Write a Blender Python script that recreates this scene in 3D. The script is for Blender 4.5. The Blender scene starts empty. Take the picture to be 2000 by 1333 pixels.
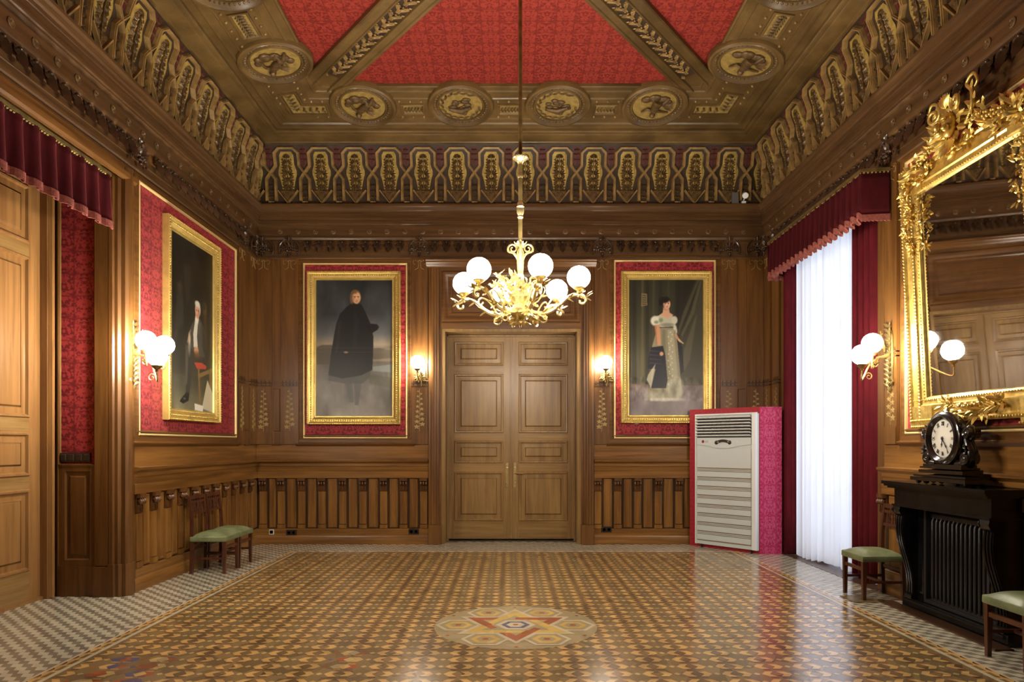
import bpy, bmesh, math, random
import numpy as np
from mathutils import Vector, Matrix
random.seed(7)
PI = math.pi
S = bpy.context.scene
COL = S.collection

# ------------------------------------------------------------------ camera
cam_d = bpy.data.cameras.new('camera')
cam = bpy.data.objects.new('camera', cam_d)
COL.objects.link(cam)
cam.location = (0, 0, 1.5)
cam.rotation_euler = (PI/2, 0, 0)
cam_d.sensor_width = 36
cam_d.lens = 1340/2000*36
cam_d.shift_x = 0.003
cam_d.shift_y = 0.10125
cam_d.clip_start = 0.05
S.camera = cam
# ------------------------------------------------------------------ view and world
S.view_settings.view_transform = 'Standard'
S.view_settings.look = 'None'
S.view_settings.gamma = 1
S.view_settings.use_curve_mapping = False
S.view_settings.exposure = 0.10
try:
    S.cycles.max_bounces = 8
    S.cycles.diffuse_bounces = 5
    S.cycles.sample_clamp_indirect = 6
except Exception:
    pass
W = bpy.data.worlds.new('world'); S.world = W
W.use_nodes = True
W.node_tree.nodes['Background'].inputs[0].default_value = (0.62, 0.76, 1.0, 1)
W.node_tree.nodes['Background'].inputs[1].default_value = 1.0
# daylight outside the tall window on the right
dl = bpy.data.lights.new('window_daylight', 'AREA')
dl.shape = 'RECTANGLE'; dl.size = 4.2; dl.size_y = 2.6
dl.color = (0.80, 0.88, 1.0); dl.energy = 82
dlo = bpy.data.objects.new('window_daylight', dl); COL.objects.link(dlo)
dlo.location = (5.0, 8.33, 2.2); dlo.rotation_euler = (0, PI/2, 0)
GLOBE_CHANDELIER = 200.0
GLOBE_SCONCE = 125.0
GLOBE_BRANCH = 185.0
LAMP_COLOUR = (1.0, 0.91, 0.76)

# ------------------------------------------------------------------ room dimensions
XL, XR, YB, YF = -3.82, 3.86, 10.35, -0.6
XC, YC = 0.055, 5.69
def F_back(s, h, o):  return (s, YB - o, h)
def F_left(s, h, o):  return (XL + o, s, h)
def F_right(s, h, o): return (XR - o, s, h)
def F_id(x, y, z):    return (x, y, z)

# ------------------------------------------------------------------ mesh builder
class MB:
    def __init__(self, fr=F_id):
        self.V = []; self.F = []; self.M = []; self.fr = fr; self.mi = 0
    def add(self, pts, faces):
        b = len(self.V)
        self.V += [self.fr(*p) for p in pts]
        for f in faces:
            self.F.append([b + i for i in f]); self.M.append(self.mi)
    def box(self, a0, a1, b0, b1, c0, c1, ins=0.0):
        i = ins
        p = [(a0,b0,c0),(a1,b0,c0),(a1,b1,c0),(a0,b1,c0),
             (a0+i,b0+i,c1),(a1-i,b0+i,c1),(a1-i,b1-i,c1),(a0+i,b1-i,c1)]
        self.add(p, [(0,3,2,1),(4,5,6,7),(0,1,5,4),(1,2,6,5),(2,3,7,6),(3,0,4,7)])
    def ring(self, s0, s1, h0, h1, prof, cap=False, closed=False):
        """mitred rectangular frame; prof = [(inset, o)...] outer to inner"""
        pts = []; n = len(prof)
        for ins, o in prof:
            pts += [(s0+ins,h0+ins,o),(s1-ins,h0+ins,o),(s1-ins,h1-ins,o),(s0+ins,h1-ins,o)]
        fs = []
        for k in range(n-1 if not closed else n):
            k2 = (k+1) % n
            for j in range(4):
                j2 = (j+1) % 4
                fs.append((k*4+j, k*4+j2, k2*4+j2, k2*4+j))
        if cap: fs.append(tuple((n-1)*4+j for j in range(4)))
        self.add(pts, fs)
    def run(self, s0, s1, prof, m0=0.0, m1=0.0):
        """moulding with profile [(o,h)...] from s0 to s1; m0/m1 mitre slope per unit o"""
        n = len(prof); pts = []
        for o, h in prof: pts.append((s0 + m0*o, h, o))
        for o, h in prof: pts.append((s1 + m1*o, h, o))
        fs = [(i, i+1, n+i+1, n+i) for i in range(n-1)]
        fs.append((n-1, 0, n, 2*n-1))
        fs.append(tuple(range(n))); fs.append(tuple(range(2*n-1, n-1, -1)))
        self.add(pts, fs)
    def prism(self, poly, c0, c1, ins=0.0):
        n = len(poly)
        cx = sum(p[0] for p in poly)/n; cy = sum(p[1] for p in poly)/n
        pts = [(p[0],p[1],c0) for p in poly]
        for p in poly:
            dx, dy = cx-p[0], cy-p[1]; L = math.hypot(dx,dy) or 1
            pts.append((p[0]+dx/L*ins, p[1]+dy/L*ins, c1))
        fs = [tuple(range(n-1,-1,-1)), tuple(range(n,2*n))]
        for i in range(n):
            j = (i+1) % n; fs.append((i,j,n+j,n+i))
        self.add(pts, fs)
    def flat(self, poly, c):
        self.add([(p[0],p[1],c) for p in poly], [tuple(range(len(poly)))])
    def lathe(self, c, prof, n=16, ax='z', a0=0.0, a1=2*PI):
        """prof [(r,t)...] around axis through c"""
        full = abs(a1-a0-2*PI) < 1e-6
        m = n if full else n+1
        pts = []
        for r, t in prof:
            for k in range(m):
                a = a0 + (a1-a0)*k/n
                u, v = r*math.cos(a), r*math.sin(a)
                if ax == 'z': pts.append((c[0]+u, c[1]+v, c[2]+t))
                elif ax == 'y': pts.append((c[0]+u, c[1]+t, c[2]+v))
                else: pts.append((c[0]+t, c[1]+u, c[2]+v))
        fs = []
        for i in range(len(prof)-1):
            for k in range(n):
                k2 = (k+1) % m
                fs.append((i*m+k, i*m+k2, (i+1)*m+k2, (i+1)*m+k))
        if full:
            if prof[0][0] > 1e-5: fs.append(tuple(range(m-1,-1,-1)))
            if prof[-1][0] > 1e-5: fs.append(tuple((len(prof)-1)*m+k for k in range(m)))
        self.add(pts, fs)
    def ball(self, c, r, nu=10, nv=6, sq=(1,1,1)):
        pts = []; fs = []
        for i in range(nv+1):
            th = PI*i/nv
            for k in range(nu):
                a = 2*PI*k/nu
                pts.append((c[0]+r*sq[0]*math.sin(th)*math.cos(a), c[1]+r*sq[1]*math.sin(th)*math.sin(a), c[2]+r*sq[2]*math.cos(th)))
        for i in range(nv):
            for k in range(nu):
                k2 = (k+1) % nu
                fs.append((i*nu+k, (i+1)*nu+k, (i+1)*nu+k2, i*nu+k2))
        self.add(pts, fs)
    def tube(self, P, r, n=6, cap=True):
        P = [Vector(p) for p in P]; m = len(P)
        R = r if isinstance(r, (list, tuple)) else [r]*m
        pts = []; fs = []
        T = []
        for i in range(m):
            t = (P[min(i+1,m-1)] - P[max(i-1,0)])
            T.append(t.normalized() if t.length > 1e-9 else Vector((0,0,1)))
        up = Vector((0,0,1)) if abs(T[0].z) < 0.9 else Vector((1,0,0))
        u = T[0].cross(up).normalized()
        for i in range(m):
            u = (u - T[i]*u.dot(T[i]))
            u = u.normalized() if u.length > 1e-6 else T[i].orthogonal().normalized()
            v = T[i].cross(u)
            for k in range(n):
                a = 2*PI*k/n + PI/n
                q = P[i] + (u*math.cos(a) + v*math.sin(a))*R[i]
                pts.append(tuple(q))
        for i in range(m-1):
            for k in range(n):
                k2 = (k+1) % n
                fs.append((i*n+k, i*n+k2, (i+1)*n+k2, (i+1)*n+k))
        if cap:
            fs.append(tuple(range(n-1,-1,-1))); fs.append(tuple((m-1)*n+k for k in range(n)))
        self.add(pts, fs)
    def leaf(self, b, d, nrm, L, w, up=0.3, curl=0.0, back=0.15):
        """solid pointed leaf from b along d, face towards nrm"""
        b = Vector(b); d = Vector(d).normalized(); nrm = Vector(nrm)
        nrm = (nrm - d*nrm.dot(d)).normalized(); sd = d.cross(nrm)
        t = b + d*L + nrm*curl*L
        m1 = b + d*L*.38 + nrm*(w*up + curl*L*.15)
        l1 = b + d*L*.38 + sd*w*.5 + nrm*curl*L*.12; r1 = b + d*L*.38 - sd*w*.5 + nrm*curl*L*.12
        m2 = b + d*L*.72 + nrm*(w*up*.9 + curl*L*.5)
        l2 = b + d*L*.72 + sd*w*.36 + nrm*curl*L*.5; r2 = b + d*L*.72 - sd*w*.36 + nrm*curl*L*.5
        k = b + d*L*.5 - nrm*w*back + nrm*curl*L*.2
        p = [tuple(x) for x in (b,l1,r1,m1,l2,r2,m2,t,k)]
        self.add(p, [(0,1,3),(0,3,2),(1,4,6,3),(3,6,5,2),(4,7,6),(6,7,5),(0,8,1),(0,2,8),(1,8,4),(2,5,8),(4,8,7),(5,7,8)])
    def spiral(self, c, e1, e2, r0, r1, a0, turns, r, n=18, ns=5):
        c = Vector(c); e1 = Vector(e1); e2 = Vector(e2); P = []; R = []
        for i in range(n+1):
            f = i/n; a = a0 + turns*2*PI*f; rr = r0 + (r1-r0)*f
            P.append(tuple(c + e1*rr*math.cos(a) + e2*rr*math.sin(a))); R.append(r*(1-.45*f))
        self.tube(P, R, ns)
    def strap(self, P, w, e0, e1, bev=0.3, closed=False):
        """flat raised ribbon along 2-D polyline P in the (a,b) plane, mitred"""
        n = len(P); L = []
        for i in range(n):
            p = Vector(P[i][:2])
            if closed: a = Vector(P[i-1][:2]); b = Vector(P[(i+1) % n][:2])
            else: a = Vector(P[max(i-1,0)][:2]); b = Vector(P[min(i+1,n-1)][:2])
            d1 = (p-a); d2 = (b-p)
            if d1.length < 1e-9: d1 = d2
            if d2.length < 1e-9: d2 = d1
            d1.normalize(); d2.normalize()
            n1 = Vector((-d1.y,d1.x)); n2 = Vector((-d2.y,d2.x))
            m = n1+n2
            m = m.normalized() if m.length > 1e-6 else n1
            k = 1/max(0.35, m.dot(n1))
            L.append((p, m*k))
        pts = []
        for p, m in L:
            for q, e in ((w/2,e0),(w/2*(1-bev),e1),(-w/2*(1-bev),e1),(-w/2,e0)):
                x = p + m*q; pts.append((x.x,x.y,e))
        fs = []
        for i in range(n if closed else n-1):
            j = (i+1) % n
            for k in range(4):
                k2 = (k+1) % 4
                fs.append((i*4+k, i*4+k2, j*4+k2, j*4+k))
        if not closed: fs += [(0,1,2,3), tuple((n-1)*4+k for k in (3,2,1,0))]
        self.add(pts, fs)
    def grid(self, f, nu, nv):
        pts = [f(i/nu, j/nv) for j in range(nv+1) for i in range(nu+1)]
        fs = [(j*(nu+1)+i, j*(nu+1)+i+1, (j+1)*(nu+1)+i+1, (j+1)*(nu+1)+i) for j in range(nv) for i in range(nu)]
        self.add(pts, fs)
    def build(self, name, mats, parent=None, smooth=None, fix=True, loc=None, rotz=0):
        me = bpy.data.meshes.new(name)
        me.from_pydata([tuple(v) for v in self.V], [], self.F)
        mats = mats if isinstance(mats, (list, tuple)) else [mats]
        for m in mats: me.materials.append(m)
        if len(mats) > 1: me.polygons.foreach_set('material_index', self.M)
        if fix:
            bm = bmesh.new(); bm.from_mesh(me)
            bmesh.ops.recalc_face_normals(bm, faces=bm.faces)
            bm.to_mesh(me); bm.free()
        if smooth is not None:
            me.polygons.foreach_set('use_smooth', [True]*len(me.polygons))
            me.set_sharp_from_angle(angle=math.radians(smooth))
        me.update()
        o = bpy.data.objects.new(name, me); COL.objects.link(o)
        if parent is not None: o.parent = parent
        if loc is not None: o.location = loc
        if rotz: o.rotation_euler = (0,0,rotz)
        return o

def structure(o, **k):
    o['kind'] = 'structure'; return o
def empty(name, loc=(0,0,0), rotz=0, parent=None):
    o = bpy.data.objects.new(name, None); COL.objects.link(o)
    o.location = loc; o.rotation_euler = (0,0,rotz); o.empty_display_size = .1
    if parent: o.parent = parent
    return o
def tag(o, label, cat, group=None):
    o['label'] = label; o['category'] = cat
    if group: o['group'] = group
    return o
def dup(o, loc=None, rotz=None, parent=None, label=None):
    c = o.copy(); COL.objects.link(c)
    if parent is not None: c.parent = parent
    for ch in list(o.children): dup(ch, parent=c)
    if loc is not None: c.location = loc
    if rotz is not None: c.rotation_euler = (0,0,rotz)
    if label: c['label'] = label
    return c
def srgb(r, g, b):
    f = lambda c: (c/255/12.92) if c/255 <= .04045 else ((c/255+.055)/1.055)**2.4
    return (f(r), f(g), f(b))

# ------------------------------------------------------------------ materials
class NT:
    def __init__(self, name):
        self.m = bpy.data.materials.new(name); self.m.use_nodes = True
        self.t = self.m.node_tree; self.n = self.t.nodes; self.l = self.t.links
        self.bsdf = self.n['Principled BSDF']
    def new(self, t, **k):
        x = self.n.new(t)
        for a, b in k.items(): setattr(x, a, b)
        return x
    def link(self, a, b): self.l.new(a, b)
    def math(self, op, a, b=None, c=None):
        x = self.new('ShaderNodeMath', operation=op)
        for i, v in enumerate((a, b, c)):
            if v is None: continue
            if isinstance(v, (int, float)): x.inputs[i].default_value = v
            else: self.link(v, x.inputs[i])
        return x.outputs[0]
    def mix(self, f, a, b):
        x = self.new('ShaderNodeMix', data_type='RGBA')
        for i, v in ((0, f), (6, a), (7, b)):
            if isinstance(v, (int, float)): x.inputs[i].default_value = v
            elif isinstance(v, tuple): x.inputs[i].default_value = (*v[:3], 1)
            else: self.link(v, x.inputs[i])
        return x.outputs[2]
    def coords(self, scale=(1,1,1), kind='Object'):
        tc = self.new('ShaderNodeTexCoord'); mp = self.new('ShaderNodeMapping')
        mp.inputs['Scale'].default_value = scale
        self.link(tc.outputs[kind], mp.inputs[0]); return mp.outputs[0]
    def noise(self, vec, scale, detail=4, rough=.55, dist=0.0):
        x = self.new('ShaderNodeTexNoise'); x.inputs['Scale'].default_value = scale
        x.inputs['Detail'].default_value = detail; x.inputs['Roughness'].default_value = rough
        x.inputs['Distortion'].default_value = dist
        if vec is not None: self.link(vec, x.inputs['Vector'])
        return x.outputs['Fac']
    def ramp(self, f, a, b):
        x = self.new('ShaderNodeMapRange'); x.interpolation_type = 'SMOOTHSTEP'
        self.link(f, x.inputs[0]); x.inputs[1].default_value = a; x.inputs[2].default_value = b
        return x.outputs[0]
    def bump(self, h, s=.2, d=.01):
        x = self.new('ShaderNodeBump'); x.inputs['Strength'].default_value = s; x.inputs['Distance'].default_value = d
        self.link(h, x.inputs['Height']); self.link(x.outputs[0], self.bsdf.inputs['Normal'])
    def col(self, c):
        if isinstance(c, tuple): self.bsdf.inputs['Base Color'].default_value = (*c[:3], 1)
        else: self.link(c, self.bsdf.inputs['Base Color'])
    def set(self, **k):
        for a, v in k.items(): self.bsdf.inputs[a.replace('_', ' ')].default_value = v

def plain(name, c, rough=.5, metal=0.0, spec=.5, var=0.0, vs=8.0, bump=0.0, bs=60, coat=0.0):
    n = NT(name); n.set(Roughness=rough, Metallic=metal)
    n.bsdf.inputs['Specular IOR Level'].default_value = spec
    n.bsdf.inputs['Coat Weight'].default_value = coat
    if var:
        f = n.noise(n.coords(), vs, 5)
        f = n.ramp(f, .3, .7)
        n.col(n.mix(f, tuple(x*(1-var) for x in c), tuple(min(1,x*(1+var)) for x in c)))
    else: n.col(c)
    if bump: n.bump(n.noise(n.coords(), bs, 3), bump, .004)
    return n.m

def wood(name, dark, light, scale, rough=.38, grain=1.0, coat=0.15):
    """scale = grain frequency per axis"""
    n = NT(name); v = n.coords(scale)
    a = n.noise(v, 1.0, 6, .62, .4)
    b = n.noise(n.coords(tuple(max(.4, s*.12) for s in scale)), 1.0, 3)
    c = n.noise(n.coords(tuple(s*4 for s in scale)), 1.0, 2)
    f = n.math('ADD', n.math('MULTIPLY', a, .6), n.math('MULTIPLY', b, .4))
    f = n.ramp(f, .34, .66)
    f2 = n.math('MULTIPLY', n.ramp(c, .45, .75), .14*grain)
    base = n.mix(f, dark, light)
    n.col(n.mix(f2, base, tuple(x*.45 for x in dark)))
    n.set(Roughness=rough); n.bsdf.inputs['Specular IOR Level'].default_value = .38; n.bsdf.inputs['Coat Weight'].default_value = coat
    n.bsdf.inputs['Coat Roughness'].default_value = .25
    n.bump(a, .12, .004)
    return n.m

def damask(name, ax, dark, light, P=(.40,.44), rough=.55, sheen=.04, thr=(.40,.56), k=5.0):
    """woven damask: mirrored, repeating leaf figure in a half-drop lattice. ax = which object axes carry it"""
    n = NT(name); tc = n.new('ShaderNodeTexCoord'); sp = n.new('ShaderNodeSeparateXYZ')
    n.link(tc.outputs['Object'], sp.inputs[0])
    U = n.math('DIVIDE', sp.outputs[ax[0]], P[0]); V = n.math('DIVIDE', sp.outputs[ax[1]], P[1])
    def fig(du, dv):
        u = n.math('ADD', U, du); v = n.math('ADD', V, dv)
        um = n.math('PINGPONG', u, .5)                       # mirror
        cv = n.math('COSINE', n.math('MULTIPLY', v, 2*PI)); sv = n.math('SINE', n.math('MULTIPLY', v, 2*PI))
        cb = n.new('ShaderNodeCombineXYZ')
        n.link(n.math('MULTIPLY', um, k), cb.inputs[0]); n.link(cv, cb.inputs[1]); n.link(sv, cb.inputs[2])
        return n.noise(cb.outputs[0], 2.1, 3, .55, .5), um, cv
    a, ua, ca = fig(0, 0); b, ub, cb_ = fig(.5, .5)
    lat = n.math('MULTIPLY', n.math('COSINE', n.math('MULTIPLY', U, 2*PI)), ca)     # half-drop lattice
    w = n.ramp(lat, -.12, .12)
    mixf = n.math('ADD', n.math('MULTIPLY', a, w), n.math('MULTIPLY', b, n.math('SUBTRACT', 1.0, w)))
    edge = n.ramp(n.math('ABSOLUTE', lat), 0.0, .16)
    f = n.ramp(mixf, thr[0], thr[1])
    f = n.math('MULTIPLY', f, n.math('ADD', n.math('MULTIPLY', edge, .75), .25))
    n.col(n.mix(f, dark, light)); n.set(Roughness=rough)
    n.bsdf.inputs['Specular IOR Level'].default_value = .22
    n.bsdf.inputs['Sheen Weight'].default_value = sheen
    n.bump(f, .15, .003)
    return n.m

V_ = (16,16,1.1); H_ = (1.0,1.0,22)
D_wall, L_wall = (.078,.0295,.0058), (.168,.072,.0155)
M = {}
M['wood_v'] = wood('oak_vertical', D_wall, L_wall, V_)
M['wood_h'] = wood('oak_horizontal', D_wall, L_wall, H_)
M['dado_lit_v'] = wood('dado_oak_lit_vertical', (.120,.048,.0095), (.265,.122,.027), V_, .34)  # lighter, more orange wall oak: sconce, floor and window light put into colour
M['dado_lit_h'] = wood('dado_oak_lit_horizontal', (.120,.048,.0095), (.265,.122,.027), H_, .32, 1, .3)
M['wood_dv'] = wood('dark_oak_groove', (.022,.009,.003), (.050,.022,.008), V_)
M['wood_dark'] = wood('dark_carved_walnut', (.030,.015,.008), (.072,.036,.018), (8,8,8), .24)
M['wood_cornice'] = wood('cornice_walnut', (.060,.028,.010), (.125,.062,.023), H_, .34)
M['door'] = wood('door_oak', (.175,.095,.029), (.305,.180,.064), (18,18,1.0), .36)
M['door_h'] = wood('door_oak_horizontal', (.175,.095,.029), (.305,.180,.064), H_, .36)
M['doorL'] = wood('side_door_oak', (.165,.076,.024), (.29,.148,.050), (18,18,1.0), .3)
M['bracket'] = wood('turned_bracket_oak', (.060,.022,.006), (.13,.055,.016), (9,9,9), .22, .5, .5)
M['ceil_wood'] = wood('gilded_ceiling_wood', (.085,.048,.014), (.20,.120,.040), (2,2,8), .4)
M['strap'] = plain('gilded_strapwork', (.30,.185,.065), .42, .15, var=.35, vs=9)
M['gold_paint'] = plain('gold_ground', (.43,.30,.075), .5, .25, var=.2, vs=14)
M['gold_dim'] = plain('dim_gold_ground', (.38,.26,.072), .5, .2, var=.25, vs=14)
M['foliage'] = plain('bronze_foliage', (.13,.075,.028), .40, .2, var=.45, vs=25)
M['cove'] = plain('cove_ground', (.040,.021,.009), .55, var=.3, vs=10)
M['red_paint'] = plain('red_ground', (.10,.012,.012), .6)
M['gold'] = plain('gold_leaf', (.72,.52,.15), .34, .80, var=.22, vs=18, bump=.25, bs=90)
M['gold_flat'] = plain('gold_moulding', (.60,.43,.13), .36, .65, var=.15)
M['gilt_line'] = plain('gilt_liner', (.78,.60,.26), .4, .4)
M['ivy'] = plain('pale_gilt_inlay', (.34,.235,.085), .45, .2)
M['brass'] = plain('polished_brass', (.80,.66,.32), .24, .9, var=.15, vs=20)
M['brass_old'] = plain('aged_brass', (.33,.24,.09), .38, .8, var=.25, vs=14)
M['dam_b'] = damask('red_damask_wall_back', (0,2), (.130,.008,.013), (.33,.034,.036))
M['dam_s'] = damask('red_damask_wall_side', (1,2), (.130,.008,.013), (.33,.034,.036))
M['dam_c'] = damask('red_damask_ceiling', (0,1), (.175,.017,.014), (.345,.045,.030), (.42,.42), .6, .0, (.38,.56), 6)
M['paper'] = damask('raspberry_wallpaper', (1,2), (.36,.014,.075), (.48,.07,.16), (.34,.42), .5, .1, (.44,.52), 7)
M['paper_daylit'] = damask('crimson_wallpaper_daylit', (0,2), (.36,.012,.075), (.47,.07,.16), (.34,.42), .5, .1, (.46,.52), 7)  # casing side towards the room: bluish daylight put into the pinker colour
M['marble'] = plain('black_marble', (.005,.005,.006), .2, spec=.35, var=.5, vs=6, coat=.1)
M['iron'] = plain('black_iron', (.008,.008,.009), .35)
M['ebony'] = plain('ebonised_wood', (.008,.006,.006), .2, coat=.5)
M['dial'] = plain('enamel_dial', (.80,.78,.70), .35)
M['ink'] = plain('black_ink', (.012,.012,.013), .5)
M['leather'] = plain('green_leather', (.150,.175,.080), .42, var=.28, vs=7, bump=.1, bs=120)
M['chair'] = wood('mahogany_chair', (.040,.012,.006), (.105,.034,.015), (12,12,3), .3)
M['plastic'] = plain('cream_plastic', (.52,.56,.55), .4)
M['plastic_w'] = plain('white_plastic', (.70,.71,.70), .35)
M['black'] = plain('black_void', (.006,.006,.006), .6)
M['socket'] = plain('brown_bakelite', (.020,.013,.010), .3)
M['metal'] = plain('grey_metal', (.30,.30,.30), .35, .7)
M['floor_wood'] = wood('hearth_boards', (.028,.012,.006), (.075,.034,.016), (14,1.2,10), .2)
M['parq'] = wood('outer_boards', (.05,.02,.01), (.10,.05,.02), (1.2,14,10), .3)
M['plaster'] = plain('plain_plaster', (.25,.13,.05), .8)

def velvet(name, c):
    n = NT(name); f = n.ramp(n.noise(n.coords((6,6,1.5)), 3, 4), .3, .7)
    n.col(n.mix(f, tuple(x*.7 for x in c), c)); n.set(Roughness=.85)
    n.bsdf.inputs['Sheen Weight'].default_value = .3; n.bsdf.inputs['Sheen Roughness'].default_value = .35
    n.bsdf.inputs['Sheen Tint'].default_value = (.6,.12,.12,1)
    n.bsdf.inputs['Specular IOR Level'].default_value = .15
    return n.m
M['velvet'] = velvet('crimson_velvet', (.055,.003,.005))
M['drape'] = velvet('crimson_drape_velvet', (.085,.004,.008))
M['fringe'] = plain('salmon_fringe', (.21,.060,.045), .8, spec=.2, var=.25, vs=40)

def sheer():
    n = NT('white_sheer_voile'); t = n.t
    out = n.n['Material Output']
    tr = n.new('ShaderNodeBsdfTranslucent'); tr.inputs[0].default_value = (.9,.91,.95,1)
    df = n.new('ShaderNodeBsdfDiffuse'); df.inputs[0].default_value = (.9,.9,.93,1)
    tp = n.new('ShaderNodeBsdfTransparent')
    m1 = n.new('ShaderNodeMixShader'); m1.inputs[0].default_value = .35
    m2 = n.new('ShaderNodeMixShader'); m2.inputs[0].default_value = .18
    n.link(tr.outputs[0], m1.inputs[1]); n.link(df.outputs[0], m1.inputs[2])
    n.link(m1.outputs[0], m2.inputs[1]); n.link(tp.outputs[0], m2.inputs[2])
    n.link(m2.outputs[0], out.inputs[0]); return n.m
M['sheer'] = sheer()
def glass():
    n = NT('window_glass'); n.col((1,1,1)); n.set(Roughness=.02)
    n.bsdf.inputs['Transmission Weight'].default_value = 1.0; n.bsdf.inputs['IOR'].default_value = 1.02
    return n.m
M['glass'] = glass()
def mirror():
    n = NT('old_mirror_glass'); n.set(Metallic=1.0)
    f = n.ramp(n.noise(n.coords((3,3,3)), 2.5, 6), .35, .75)
    n.col(n.mix(f, (.80,.79,.78), (.72,.70,.68)))
    r = n.math('ADD', n.math('MULTIPLY', f, .03), .015); n.link(r, n.bsdf.inputs['Roughness'])
    return n.m
M['mirror'] = mirror()
def globe(name, st):
    n = NT(name); n.col((.9,.88,.85)); n.set(Roughness=.3)
    n.bsdf.inputs['Emission Color'].default_value = (*LAMP_COLOUR, 1)
    n.bsdf.inputs['Emission Strength'].default_value = st
    return n.m
M['globe_c'] = globe('lit_opal_globe', GLOBE_CHANDELIER)
M['globe_b'] = globe('lit_branch_globe', GLOBE_BRANCH)
M['globe_s'] = globe('lit_sconce_globe', GLOBE_SCONCE)

def tilemat(name, c, var=.25, rough=.19, sc=9.0):
    n = NT(name)
    v = n.new('ShaderNodeTexVoronoi'); v.inputs['Scale'].default_value = sc
    n.link(n.coords((1,1,0)), v.inputs['Vector'])
    sp = n.new('ShaderNodeSeparateColor'); n.link(v.outputs['Color'], sp.inputs[0])
    w = n.noise(n.coords(), 1.6, 4)
    f = n.math('ADD', n.math('MULTIPLY', sp.outputs[0], .7), n.math('MULTIPLY', w, .5))
    f = n.ramp(f, .2, .95)
    n.col(n.mix(f, tuple(x*(1-var) for x in c), tuple(x*(1+var) for x in c)))
    r = n.math('ADD', n.math('MULTIPLY', n.noise(n.coords(), 2.3, 5), .14), rough-.06)
    n.link(r, n.bsdf.inputs['Roughness'])
    n.bsdf.inputs['Coat Weight'].default_value = .45; n.bsdf.inputs['Coat Roughness'].default_value = .19
    n.bump(n.noise(n.coords(), 3.0, 2), .03, .01)
    return n.m
M['t_brown'] = tilemat('tile_brown', (.200,.135,.060), .25)
M['t_small'] = tilemat('tile_umber', (.175,.108,.046), .45)
M['t_orange'] = tilemat('tile_ochre', (.56,.355,.125), .2)
M['t_cream'] = tilemat('tile_straw', (.50,.36,.14), .2)
M['t_red'] = tilemat('tile_rust', (.30,.10,.035), .3)
M['t_dark'] = tilemat('tile_black', (.045,.020,.012), .3)
M['t_white'] = tilemat('tile_white', (.55,.48,.33), .1)
M['t_grey'] = tilemat('tile_taupe', (.225,.200,.150), .15, .2)
M['t_light'] = tilemat('tile_bone', (.54,.50,.375), .1, .2)
M['t_disc'] = tilemat('tile_stone', (.36,.285,.155), .08)
M['t_yellow'] = tilemat('tile_yellow', (.58,.40,.11), .12)
M['t_brick'] = tilemat('tile_brick', (.33,.085,.030), .15)
M['t_blue'] = tilemat('tile_blue', (.075,.085,.18), .1)
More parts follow.
